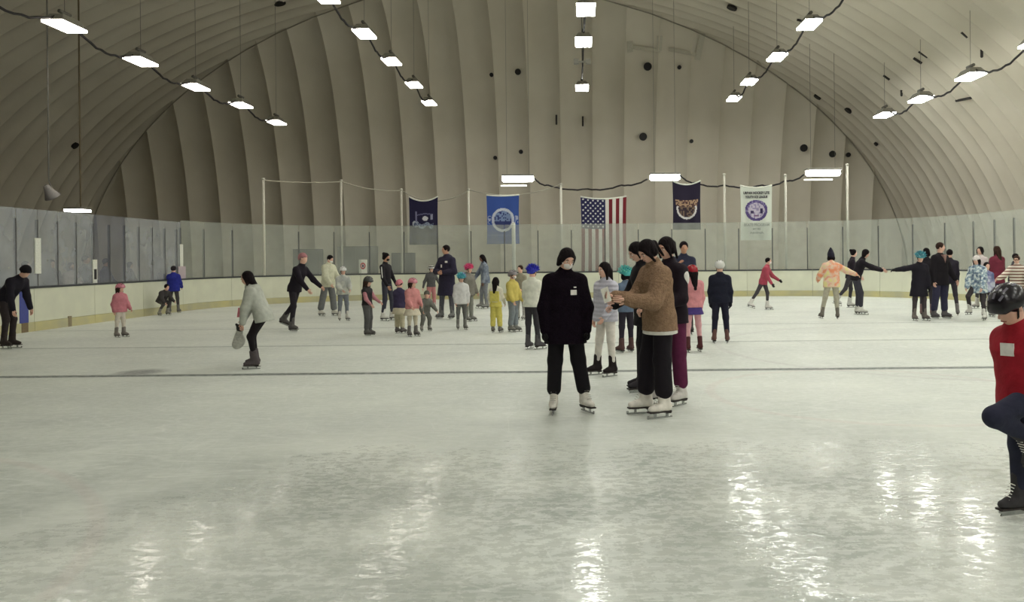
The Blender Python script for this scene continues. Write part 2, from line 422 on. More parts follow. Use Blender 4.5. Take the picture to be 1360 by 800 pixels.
MB().tube([(0, 0, 0), (0, 0, q.z + .13)], .075, 10).build('shaft', white, o, True)
MB().tube([(0, 0, q.z + .13), (0, 0, q.z + .2)], [.075, .05], 10).build('pipe_cap', white, o, True)

# ------------------------------------------------------------ banners
def vcol_mat():
    m = bpy.data.materials.new('printed_cloth'); m.use_nodes = True; nt = m.node_tree
    a = nt.nodes.new('ShaderNodeVertexColor'); a.layer_name = 'print'; b = nt.nodes['Principled BSDF']; b.inputs['Roughness'].default_value = .85
    nt.links.new(a.outputs[0], b.inputs['Base Color']); return m
VC = vcol_mat()
def cloth(name, x0, y0, x1, y1, Y, sag, fn, parent, nu=48, nv=72):
    tl, br = px(x0, y0, Y), px(x1, y1, Y); w, h = br.x - tl.x, tl.z - br.z; cx = (tl.x + br.x) / 2
    parent.location = (cx, Y, tl.z)
    V = []; cols = []
    for side in (0, 1):
        for j in range(nv + 1):
            for i in range(nu + 1):
                u, v = i / nu, j / nv
                V.append(((u - .5) * w * (1 - .03 * math.sin(v * 3.1)), .035 * math.sin(u * 14) * v + .012 * side, -v * h - sag * 4 * u * (1 - u) * (1 - v) ** 2))
    F = []; st = (nu + 1) * (nv + 1)
    for j in range(nv):
        for i in range(nu):
            a = j * (nu + 1) + i; F.append((a, a + nu + 1, a + nu + 2, a + 1)); c = s2l(fn((i + .5) / nu, (j + .5) / nv)); cols += [c] * 4
            F.append((a + st, a + 1 + st, a + nu + 2 + st, a + nu + 1 + st)); cols += [c] * 4
    me = bpy.data.meshes.new(name); me.from_pydata(V, [], F); me.update(); me.materials.append(VC)
    for p in me.polygons: p.use_smooth = True
    ca = me.color_attributes.new('print', 'FLOAT_COLOR', 'CORNER')
    ca.data.foreach_set('color', np.array([(*c, 1) for c in cols], np.float32).ravel())
    o = bpy.data.objects.new(name, me); C.objects.link(o); o.parent = parent
    mb = MB().tube([(( i / 12 - .5) * w, .006, .02 - sag * 4 * (i/12) * (1 - i/12)) for i in range(13)], .03, 6); mb.build('top_hem', white, parent, True)
    return w, h
def hsh(a, b): return (math.sin(a * 127.1 + b * 311.7) * 43758.5453) % 1
# national flag, hung with the stripes down
def us(u, v):
    if v < .415 and u < 7/13: return (36, 34, 84)
    k = int(u * 13); return (122, 30, 44) if k % 2 == 0 else (232, 228, 224)
e = empty('hanging_flag'); tag(e, 'large stars-and-stripes flag hung vertically behind the far glass', 'flag')
w, h = cloth('flag_cloth', 771, 262, 833, 361, 33.3, .10, us, e, 52, 60)
mb = MB()
for r in range(11):
    for c in range(5 if r % 2 == 0 else 4):
        cu = (c + .5) / 5 if r % 2 == 0 else (c + 1) / 5
        u, v = cu * 7/13, (r + .6) / 11.4 * .415
        cx, cz = (u - .5) * w, -v * h - .10 * 4 * u * (1 - u) * (1 - v) ** 2
        pts = [(cx + math.cos(math.pi/2 + k*math.pi/5) * (.052 if k % 2 == 0 else .022), -.02, cz + math.sin(math.pi/2 + k*math.pi/5) * (.052 if k % 2 == 0 else .022)) for k in range(10)]
        mb.add(pts + [(a_, -.002, b_) for a_, _, b_ in pts], [tuple(range(10))] + [(i, i+10, (i+1) % 10 + 10, (i+1) % 10) for i in range(10)])
mb.build('stars', mat('star_white', (236, 236, 236), .8), e)
def navy(u, v):
    base = (24, 20, 58)
    d = math.hypot((u - .56) / .10, (v - .42) / .055)
    if d < 1: return (214, 214, 222)
    if abs(u - .24) < .03 and .26 < v < .5: return (120, 118, 150)
    if abs(v - (.31 + .5 * (u - .55) ** 2)) < .014 and .24 < u < .8: return (96, 96, 130)
    if abs(u - .80) < .04 and .33 < v < .46: return (150, 150, 176)
    if .15 < u < .85 and abs(v - .58 - .03 * math.sin(u * 18)) < .05: return (150, 160, 182) if hsh(int(u*40), int(v*60)) > .35 else (86, 96, 124)
    if math.hypot((u - .22) / .12, (v - .55) / .07) < 1: return (176, 182, 196)
    if v > .72 and hsh(int(u*12), int(v*20)) > .6: return (48, 48, 88)
    return base
e = empty('hanging_banner'); tag(e, 'dark navy banner with a pale animal-head emblem, leftmost behind the far glass', 'banner', 'banners behind the far glass')
cloth('banner_cloth', 543, 262, 582, 325, 33.3, .18, navy, e)
def bluef(u, v):
    base = (58, 88, 168)
    du, dv = (u - .5) / .5, (v - .5) * 1.45 / .5
    d = math.hypot(du, dv)
    if .56 < d < .72: return (206, 212, 228)
    if d <= .56: return (128, 148, 192) if v < .53 and hsh(int(u*30), int(v*40)) > .3 else (52, 62, 122)
    if abs(abs(u - .5) - .42) < .05 and .42 < v < .58: return (176, 186, 214) if hsh(int(u*40), int(v*30)) > .4 else base
    if v > .75 and abs(v - .82) < .015: return (88, 110, 176)
    return base
e = empty('hanging_banner'); tag(e, 'light blue banner with a white ring seal behind the far glass', 'banner', 'banners behind the far glass')
cloth('banner_cloth', 646, 260, 690, 324, 33.3, .04, bluef, e)
def blackf(u, v):
    base = (34, 26, 52)
    du, dv = (u - .5) / .37, (v - .55) / .235
    d = math.hypot(du, dv)
    if .82 < d < 1.0 and v > .50: return (220, 218, 220)
    if v > .36 and v < .52 and abs(u - .5) < .43 - (v - .36) * .4:
        return (176, 146, 120) if hsh(int(u*26), int(v*34)) > .45 else (84, 58, 58)
    if d <= .82 and v > .4: return (120, 100, 86) if hsh(int(u*22), int(v*30)) > .5 else (52, 38, 50)
    return base
e = empty('hanging_banner'); tag(e, 'black banner with a tan winged crest in a white ring', 'banner', 'banners behind the far glass')
cloth('banner_cloth', 893, 241, 931, 305, 33.3, .16, blackf, e)
def whitef(u, v):
    base = (216, 222, 212)
    du, dv = (u - .5) / .36, (v - .44) / .205
    d = math.hypot(du, dv)
    if d < 1.0:
        if d > .74: return (84, 70, 126) if v > .48 or hsh(int(u*20), int(v*30)) > .5 else (132, 124, 166)
        if abs(u - .66) < .04 and .40 < v < .50: return (52, 42, 84)
        if abs(u - .36) < .05 and .44 < v < .50: return (60, 48, 88)
        if abs(u - .5) < .08 and .53 < v < .56: return (120, 90, 130)
        return (196, 188, 206) if hsh(int(u*24), int(v*34)) > .3 else (150, 140, 176)
    return base
e = empty('hanging_banner'); tag(e, 'white banner with a purple round seal and lettering, rightmost', 'banner', 'banners behind the far glass')
w, h = cloth('banner_cloth', 983, 247, 1026, 319, 33.3, .1, whitef, e)
def lettering(txt, size, loc, m, parent, width=None):
    cu = bpy.data.curves.new('txt', 'FONT'); cu.body = txt; cu.size = size; cu.align_x = 'CENTER'; cu.extrude = .004; cu.offset = .006
    o = bpy.data.objects.new('txt', cu); C.objects.link(o)
    me = bpy.data.meshes.new_from_object(o); bpy.data.objects.remove(o)
    wd = max(v.co.x for v in me.vertices) - min(v.co.x for v in me.vertices)
    k = width / wd if width else 1
    for v in me.vertices: v.co = (v.co.x * k, -v.co.z, v.co.y)
    me.materials.append(m); o = bpy.data.objects.new('lettering', me); C.objects.link(o); o.parent = parent; o.location = loc
ink = mat('banner_ink', (52, 52, 60), .8); ink2 = mat('faded_ink', (120, 126, 128), .8)
lettering('URBAN HOCKEY LITE', .14, (0, -.05, -.34), ink, e, w * .82)
lettering('YOUTH ICE LEAGUE', .13, (0, -.05, -.50), ink, e, w * .70)
lettering('SKATE PROGRAM', .15, (0, -.05, -h * .74), ink2, e, w * .80)
lettering('ICE', .1, (0, -.05, -h * .81), ink2, e, w * .25)
lettering('ARENA', .11, (0, -.05, -h * .88), ink2, e, w * .45)

# ------------------------------------------------------------ lamps
lamp_m = bpy.data.materials.new('lamp_lens'); lamp_m.use_nodes = True
_b = lamp_m.node_tree.nodes['Principled BSDF']; _b.inputs['Base Color'].default_value = (.9, .9, .85, 1)
_b.inputs['Emission Color'].default_value = (*LAMP_C, 1); _b.inputs['Emission Strength'].default_value = LAMP_E
lamp_dim = lamp_m.copy(); lamp_dim.name = 'dimmed_lamp_lens'
_b = lamp_dim.node_tree.nodes['Principled BSDF']; _b.inputs['Emission Color'].default_value = (1, .93, .82, 1); _b.inputs['Emission Strength'].default_value = LAMP_E * .36  # left rows dimmed and warmed here to darken the left dome
house = mat('lamp_housing', (150, 148, 140), .5, .3)
def dome_z(x, Y):
    z = HD * math.sqrt(max(0, 1 - ((x - XC) / wside(x - XC, Y)) ** 2))
    if Y > 36: z = min(z, HD * math.sqrt(max(0, 1 - ((Y - 36) / 7) ** 2)))
    return z
def lamp(x, Y, z, label, lx=.26, ly=.52, group='high bay lamps under the dome', wire=True, lean=0):
    o = empty('ceiling_lamp', (x, Y, z)); tag(o, label, 'lamp', group)
    mb = MB()   # tray: sloping sides, flat top
    a, b = .62, 1.0
    top = [(-lx*a, -ly*a, .22), (lx*a, -ly*a, .22), (lx*a, ly*a, .22), (-lx*a, ly*a, .22)]; bot = [(-lx, -ly, .03), (lx, -ly, .03), (lx, ly, .03), (-lx, ly, .03)]
    mb.add(top + bot, [(0,1,2,3), (4,5,1,0), (5,6,2,1), (6,7,3,2), (7,4,0,3)]); mb.build('housing', house, o)
    MB().box((-lx*.97, -ly*.97, -.03), (lx*.97, ly*.97, .03)).build('lens', lamp_dim if 'left row' in label else lamp_m, o)
    if wire:
        zt = dome_z(x, Y) - z + .1
        MB().tube([(0, 0, .2), (0, 0, zt)], .006, 6).build('hanger', steel, o, True)
        MB().tube([(0, -ly*.4, .32), (0, ly*.4, .32)], .05, 8).build('ballast', steel, o, True)
    return o
ordn = ['nearest', 'second nearest', 'third', 'fourth', 'fifth', 'farthest']
rows = {
 'far left row': (-2.2 * 5.8, 5.8 + 1.6, [(86,35),(187,82),(260,116),(320,140),(367,163)]),
 'inner left row': (-7.2, 8.6, [(432,-4),(484,45),(520,82),(550,113),(570,137)]),
 'centre row': (0, 8.4, [(778,13),(775,56),(773,117)]),
 'inner right row': (7.2, 8.6, [(1075,33),(1032,76),(995,109),(975,131)]),
 'far right row': (11.8, 7.0, [(1289,102),(1223,132),(1175,153)]),
}
rowpts = {}
NTH = ['', 'one', 'second', 'third', 'fourth', 'fifth', 'sixth', 'seventh', 'eighth', 'ninth', 'tenth']
for nm, (X, Z, pl) in rows.items():
    pts = []
    for i, (a, b) in enumerate(pl):
        u, v = a - PX, b - PY; u, v = u - ROLL*v, v + ROLL*u
        Y = (Z - CAMH) * FPX / -v; x = u * Y / FPX
        w_ = ['nearest lamp', 'second lamp', 'third lamp', 'fourth lamp', 'fifth lamp'][i] if i < len(pl) - 1 else 'farthest lamp'
        lamp(x, Y, Z, f'bright white bay lamp, {w_} of the {nm}'); pts.append(Vector((x, Y, Z + .3)))
    d = pts[0] - pts[1]; y0 = pts[0].y; step = 4.0
    near = []
    k = 1
    while y0 - step * k > -10:
        q = Vector((X if abs(X) > .1 else 0, y0 - step * k, Z))
        if 'left' in nm and k > 1: break        # left rows end here; farther lamps left out to darken the left dome
        lamp(q.x, q.y, q.z, f'bay lamp of the {nm}, {NTH[k]} place nearer than the nearest one in view'); near.append(q + Vector((0, 0, .3))); k += 1
    rowpts[nm] = near[::-1] + pts
cab_m = mat('black_cable', (40, 36, 38), .7)
for nm, pts in rowpts.items():
    mb = MB()
    for a, b in zip(pts[:-1], pts[1:]):
        if nm == 'centre row': mb.tube(cable(a, b, .15, 16, .05), .03, 6)
        else: mb.tube(cable(a, b, .5, 16, .02), .032, 6)
    tag(mb.build('power_cable', cab_m, None, True), f'sagging dark power cable along the lamps of the {nm}', 'cable')
# unlit lamp in the gap of the centre row
Y = (8.4 - 1.6) * FPX / (PY - 85)
o = empty('unlit_lamp', (.1, Y, 8.4)); tag(o, 'unlit fixture hanging in the gap of the centre row', 'lamp')
MB().box((-.3, -.1, 0), (-.12, .1, .16)).box((.12, -.1, 0), (.3, .1, .16)).box((-.3, -.04, .05), (.3, .04, .1)).build('housing', house, o)
MB().tube([(0, 0, .1), (0, 0, dome_z(0, Y) - 8.4)], .02, 6).build('hanger', steel, o)
# long lamps above the far net poles
ends = []
for (x_, y_, w_, lab) in [(688,238,21,'left'),(883,236,20,'middle'),(1093,230,23,'right')]:
    Y = 34.2; q = px(x_, y_, Y); hw = w_ * Y / FPX
    o = empty('ceiling_lamp', (q.x, Y, q.z)); tag(o, f'long bright bar lamp above the far boards, {lab} of three', 'lamp', 'bar lamps above the far boards')
    MB().box((-hw, -.3, .1), (hw, .3, .18)).build('housing', house, o)
    MB().tube([(-hw, 0, 0), (-hw + .06, 0, 0), (hw - .06, 0, 0), (hw, 0, 0)], [.05, .12, .12, .05], 10).build('lens', lamp_m, o, True)
    if lab != 'middle': MB().box((-hw*1.1, -.02, -.30), (hw*.55, .02, -.24)).build('lower_tube', mat('tube_glow', (230, 232, 214), .5, emis=(LAMP_C, 1.2)), o)
    for s in (-1, 1): MB().tube([(s*hw*.7, 0, .15), (s*hw*.7, 0, dome_z(q.x, Y) - q.z)], .006, 6).build('hanger', steel, o)
    ends.append(q)
def chain(pix, r=.035, Y=34.0):
    mb = MB()
    for a, b in zip(pix[:-1], pix[1:]): mb.tube(cable(px(*a, Y), px(*b, Y), .1, 8, .01), r, 6)
    return mb
tag(chain([(710,237),(728,246),(780,251),(825,246),(860,238)]).build('power_cable', cab_m, None, True), 'drooping dark cable between the left and middle bar lamps', 'cable')
tag(chain([(903,233),(925,243),(962,246),(1012,246),(1043,240),(1068,232)]).build('power_cable', cab_m, None, True), 'drooping dark cable between the middle and right bar lamps', 'cable')
# rod lamp and horn speaker over the left glass
Y = 27; q = px(103, 280, Y); t_ = px(103, 192, Y)
o = empty('ceiling_lamp', (q.x, Y, q.z)); tag(o, 'small lamp on a long rod beyond the left glass', 'lamp')
MB().box((-.28, -.3, .03), (.28, .3, .10)).build('housing', house, o); MB().box((-.27, -.29, -.03), (.27, .29, .03)).build('lens', lamp_m, o)
MB().tube([(.1, 0, .1), (.1, 0, dome_z(q.x, Y) - q.z - .05)], .025, 6).build('hanger', mat('brass_rod', (104, 92, 70), .5, .5), o)
Y = 22; q = px(70, 262, Y)
o = empty('horn_speaker', q); tag(o, 'grey horn loudspeaker hanging above the left glass', 'speaker')
mb = MB().lathe([(.03, .36), (.07, .34), (.09, .24), (.15, .10), (.20, 0.0), (.19, -.01), (.10, .10), (.02, .16)], n=20); h_ = mb.build('horn', mat('grey_horn', (150, 146, 146), .5), o, True); h_.rotation_euler = (0.5, -.25, 0)
mb = MB().lathe([(.16, -.02), (.10, .05), (0.0, .05)], n=20); h2 = mb.build('horn_mouth', black, o, True); h2.rotation_euler = (0.5, -.25, 0)
MB().tube([(0, 0, .2), (-.1, 0, .42), (-.1, 0, dome_z(q.x, Y) - q.z)], .018, 6).build('bracket', steel, o)
# ------------------------------------------------------------ implicit-surface modelling for figures
def V3(a): return np.array(a, float)
def sdf_mesh(prims, vox):
    lo = np.full(3, 1e9); hi = -lo
    for p in prims:
        if p[0] == 'c':
            r = max(p[3], p[4]) * max(1, p[6]); b0 = np.minimum(p[1], p[2]) - r; b1 = np.maximum(p[1], p[2]) + r
        elif p[0] == 'e':
            r = max(p[2]); b0 = p[1] - r; b1 = p[1] + r
        else: continue
        lo = np.minimum(lo, b0); hi = np.maximum(hi, b1)
    lo -= 3 * vox; hi += 3 * vox
    n = np.ceil((hi - lo) / vox).astype(int) + 1
    F = np.full(n, 1.0, np.float32)
    ax = [lo[i] + vox * np.arange(n[i]) for i in range(3)]
    for p in prims:
        if p[0] in ('c', 'e'):
            if p[0] == 'c':
                r = max(p[3], p[4]) * max(1, p[6]); b0 = np.minimum(p[1], p[2]) - r; b1 = np.maximum(p[1], p[2]) + r; k = p[7]
            else: r = max(p[2]); b0 = p[1] - r; b1 = p[1] + r; k = p[4]
            m_ = k + 3 * vox
            i0 = np.maximum(0, np.floor((b0 - m_ - lo) / vox).astype(int)); i1 = np.minimum(n, np.ceil((b1 + m_ - lo) / vox).astype(int) + 1)
        else: i0 = np.zeros(3, int); i1 = n
        sl = tuple(slice(i0[i], i1[i]) for i in range(3))
        gx, gy, gz = np.meshgrid(*[ax[i][sl[i]] for i in range(3)], indexing='ij', sparse=True)
        if p[0] == 'c':
            a, b, ra, rb, w, asp = p[1:7]; d = b - a; dd = max(d @ d, 1e-9)
            if w is None:
                qx, qy, qz = gx - a[0], gy - a[1], gz - a[2]
                t = np.clip((qx*d[0] + qy*d[1] + qz*d[2]) / dd, 0, 1)
                D = np.sqrt((qx - t*d[0])**2 + (qy - t*d[1])**2 + (qz - t*d[2])**2) - (ra + (rb - ra) * t)
            else:
                s = 1 - 1 / asp
                qx, qy, qz = gx - a[0], gy - a[1], gz - a[2]; qw = (qx*w[0] + qy*w[1] + qz*w[2]) * s
                qx, qy, qz = qx - qw*w[0], qy - qw*w[1], qz - qw*w[2]
                d2 = d - w * (d @ w) * s; dd = max(d2 @ d2, 1e-9)
                t = np.clip((qx*d2[0] + qy*d2[1] + qz*d2[2]) / dd, 0, 1)
                D = np.sqrt((qx - t*d2[0])**2 + (qy - t*d2[1])**2 + (qz - t*d2[2])**2) - (ra + (rb - ra) * t)
        elif p[0] in ('e', 'sub'):
            c, r, R = p[1], p[2], p[3]; qx, qy, qz = gx - c[0], gy - c[1], gz - c[2]
            u = [(qx*R[i][0] + qy*R[i][1] + qz*R[i][2]) / r[i] for i in range(3)]
            k0 = np.sqrt(u[0]**2 + u[1]**2 + u[2]**2); k1 = np.sqrt((u[0]/r[0])**2 + (u[1]/r[1])**2 + (u[2]/r[2])**2) + 1e-9
            D = k0 * (k0 - 1) / k1
        elif p[0] == 'cut':
            D = (gx - p[1][0]) * p[2][0] + (gy - p[1][1]) * p[2][1] + (gz - p[1][2]) * p[2][2]
        f = F[sl]
        if p[0] in ('c', 'e'):
            h = np.clip(.5 + .5 * (D - f) / k, 0, 1); F[sl] = D * (1 - h) + f * h - k * h * (1 - h)
        elif p[0] == 'sub': F[sl] = np.maximum(f, -D)
        else: F[sl] = np.maximum(f, D)
    F = np.clip(F, -2*vox, 2*vox); F[0] = F[-1] = 1*vox; F[:, 0] = F[:, -1] = 1*vox; F[:, :, 0] = F[:, :, -1] = 1*vox
    ins = F < 0
    cs = ins[:-1,:-1,:-1].astype(np.int8)
    for (a, b, c) in [(1,0,0),(0,1,0),(0,0,1),(1,1,0),(1,0,1),(0,1,1),(1,1,1)]:
        cs = cs + ins[a:n[0]-1+a, b:n[1]-1+b, c:n[2]-1+c]
    act = (cs > 0) & (cs < 8); ci = np.argwhere(act)
    idx = np.full(act.shape, -1, np.int32); idx[act] = np.arange(len(ci))
    acc = np.zeros((len(ci), 3)); cnt = np.zeros(len(ci))
    for axis in range(3):
        o1, o2 = [k for k in range(3) if k != axis]
        for a in (0, 1):
            for b in (0, 1):
                off = np.zeros(3, int); off[o1] = a; off[o2] = b; p0 = ci + off; p1 = p0.copy(); p1[:, axis] += 1
                f0 = F[p0[:,0], p0[:,1], p0[:,2]]; f1 = F[p1[:,0], p1[:,1], p1[:,2]]; cr = (f0 < 0) != (f1 < 0)
                t = np.where(cr, f0 / np.where(cr, f0 - f1, 1), 0); pt = p0.astype(float); pt[:, axis] += t
                acc[cr] += pt[cr]; cnt[cr] += 1
    V = lo + vox * acc / cnt[:, None]
    faces = []
    for axis in range(3):
        o1, o2 = (axis + 1) % 3, (axis + 2) % 3
        s0 = [slice(None)] * 3; s1 = [slice(None)] * 3; s0[axis] = slice(0, -1); s1[axis] = slice(1, None)
        e = ins[tuple(s0)] != ins[tuple(s1)]; ee = np.argwhere(e)
        ee = ee[(ee[:, o1] > 0) & (ee[:, o2] > 0) & (ee[:, o1] < n[o1]-1) & (ee[:, o2] < n[o2]-1)]
        def g(a, b):
            q = ee.copy(); q[:, o1] -= a; q[:, o2] -= b; return idx[q[:,0], q[:,1], q[:,2]]
        q = np.stack([g(1,1), g(0,1), g(0,0), g(1,0)], 1)
        fl = ~ins[ee[:,0], ee[:,1], ee[:,2]]; q[fl] = q[fl][:, ::-1]; faces.append(q)
    faces = np.concatenate(faces); faces = faces[(faces >= 0).all(1)]
    return V, faces
def cap(a, b, ra, rb=None, w=None, asp=1.0, k=.02): return ('c', V3(a), V3(b), ra, ra if rb is None else rb, w, asp, k)
I3 = np.eye(3)
def ell(c, r, R=I3, k=.02): return ('e', V3(c), tuple(r), R, k)
def sub(c, r, R=I3): return ('sub', V3(c), tuple(r), R)
def cut(p, n): return ('cut', V3(p), V3(n))
def nz(v): return v / np.linalg.norm(v)

CLOTH = {}
def cm(spec):
    """cloth material from a colour, or from a tuple (kind, colours...)"""
    if not isinstance(spec[0], str):
        l_ = sum(spec) / 3; spec = tuple(int(l_ + (q - l_) * .80) for q in spec)
    key = str(spec)
    if key in CLOTH: return CLOTH[key]
    n = 'cloth_%d' % len(CLOTH)
    if isinstance(spec[0], str):
        k = spec[0]
        if k == 'tie': m = mat(n, spec[1], .85, rgb2=spec[2], rgb3=spec[3], nscale=spec[4] if len(spec) > 4 else 7, thr=(.38, .62), bump=.4)
        elif k == 'puff': m = mat(n, spec[1], .5, noise=.08, wave=5.5)
        elif k == 'knit': m = mat(n, spec[1], .95, rgb2=spec[2], nscale=60, thr=(.35, .65), bump=.8, bscale=90)
        elif k == 'fleece': m = mat(n, spec[1], 1, rgb2=spec[2], nscale=28, thr=(.3, .7), bump=1, bscale=55, spec=.1)
        elif k == 'shine': m = mat(n, spec[1], .25, noise=.05)
        elif k == 'stripe':
            m = bpy.data.materials.new(n); m.use_nodes = True; nt = m.node_tree; b = nt.nodes['Principled BSDF']; b.inputs['Roughness'].default_value = .9
            tc = nt.nodes.new('ShaderNodeTexCoord'); w = nt.nodes.new('ShaderNodeTexWave'); w.bands_direction = 'Z'; w.inputs['Scale'].default_value = spec[3]; w.inputs['Distortion'].default_value = .4
            r = nt.nodes.new('ShaderNodeValToRGB'); r.color_ramp.interpolation = 'CONSTANT'; r.color_ramp.elements[0].color = (*s2l(spec[1]), 1); r.color_ramp.elements[1].color = (*s2l(spec[2]), 1); r.color_ramp.elements[1].position = .5
            nt.links.new(tc.outputs['Object'], w.inputs['Vector']); nt.links.new(w.outputs['Fac'], r.inputs[0]); nt.links.new(r.outputs[0], b.inputs['Base Color'])
    else: m = mat(n, spec, .85, noise=.1, nscale=18, bump=.5, bscale=14, spec=.3)
    CLOTH[key] = m; return m
skin_m = {k: mat('skin_' + k, c, .55, noise=.04, nscale=20) for k, c in dict(light=(222, 178, 158), mid=(196, 148, 122), dark=(120, 82, 66), pale=(230, 196, 182)).items()}
hair_m = {k: mat('hair_' + k, c, .8, noise=.5, nscale=40, stretch=(1, 1, .15), bump=1, bscale=60, spec=.15) for k, c in dict(black=(22, 15, 18), brown=(58, 40, 34), grey=(120, 110, 106), blond=(150, 122, 84)).items()}
blade_m = mat('skate_blade_steel', (170, 172, 172), .25, .9)
sole_m = mat('skate_sole', (40, 32, 30), .6)
def skate(parent, an, fwd, up, s, col, vox, pitch=0, kind='figure', blade_white=False):
    """an: ankle joint; boot with shaft, tongue, sole, holder and blade"""
    f = nz(fwd * math.cos(pitch) - np.array([0, 0, 1.]) * math.sin(pitch)); l = nz(np.cross(np.array([0, 0, 1.]), f)); u = np.cross(f, l)
    h = an - u * .065 * s
    pr = [cap(h - f*.045*s, h + f*.09*s, .038*s, .036*s, l, .95, .02), cap(h + f*.08*s - u*.008*s, h + f*.155*s - u*.012*s, .040*s, .030*s, l, 1.15, .03),
          cap(h - f*.03*s, an + up*.12*s - f*.01*s, .043*s, .050*s, None, 1, .03), cap(h + f*.03*s, an + up*.13*s + f*.035*s, .036*s, .03*s, l, 1.1, .03),
          cut(h - u*.037*s, -u)]
    V, F = sdf_mesh(pr, min(vox, .012)); b = np_obj('skate', V, F, cm(col), parent)
    mb = MB(); c0 = h - u * .044 * s
    mb.obox(c0 + f*.06*s, f*.125*s, l*.036*s, u*.007*s); mb.obox(c0 - f*.035*s - u*.008*s, f*.03*s, l*.028*s, u*.012*s); mb.build('sole', sole_m, b)
    mb = MB(); bw = .0035
    if kind == 'hockey':
        mb.add([c0 - f*.06*s - u*.05*s - l*bw, c0 + f*.17*s - u*.05*s - l*bw, c0 + f*.15*s - u*.012*s - l*bw, c0 - f*.05*s - u*.012*s - l*bw,
                c0 - f*.06*s - u*.05*s + l*bw, c0 + f*.17*s - u*.05*s + l*bw, c0 + f*.15*s - u*.012*s + l*bw, c0 - f*.05*s - u*.012*s + l*bw],
               [(0,1,2,3), (7,6,5,4), (0,4,5,1), (1,5,6,2), (2,6,7,3), (3,7,4,0)])
        mb.obox(c0 + f*.055*s - u*.022*s, f*.12*s, l*.012*s, u*.008*s)
    else:
        mb.obox(c0 + f*.055*s - u*.056*s, f*.145*s, l*bw, u*.008*s)
        mb.obox(c0 + f*.193*s - u*.045*s, f*.012*s, l*bw, u*.014*s)
        for q in (-.03, .11): mb.obox(c0 + f*q*s - u*.028*s, f*.012*s, l*.009*s, u*.024*s)
        mb.obox(c0 - f*.03*s - u*.012*s, f*.035*s, l*.022*s, u*.003*s); mb.obox(c0 + f*.11*s - u*.010*s, f*.035*s, l*.026*s, u*.003*s)
    mb.build('blade', blade_m, b)
    if vox <= .012:   # laces
        mb = MB()
        for i in range(6):
            t = i / 5; p = (h + f*.115*s + u*.022*s) * (1 - t) + (an + up*.06*s + f*.062*s) * t
            mb.tube([p - l*.028*s + f*.002, p + f*.006*s + u*.004*s, p + l*.028*s + f*.002], .0035*s, 5)
        mb.build('laces', cm((232, 230, 222)) if sum(col if not isinstance(col[0], str) else col[1]) < 300 else cm((200, 196, 186)), b)
    return b
LOWEST = .065 + .044 + .064   # ankle joint above the ice
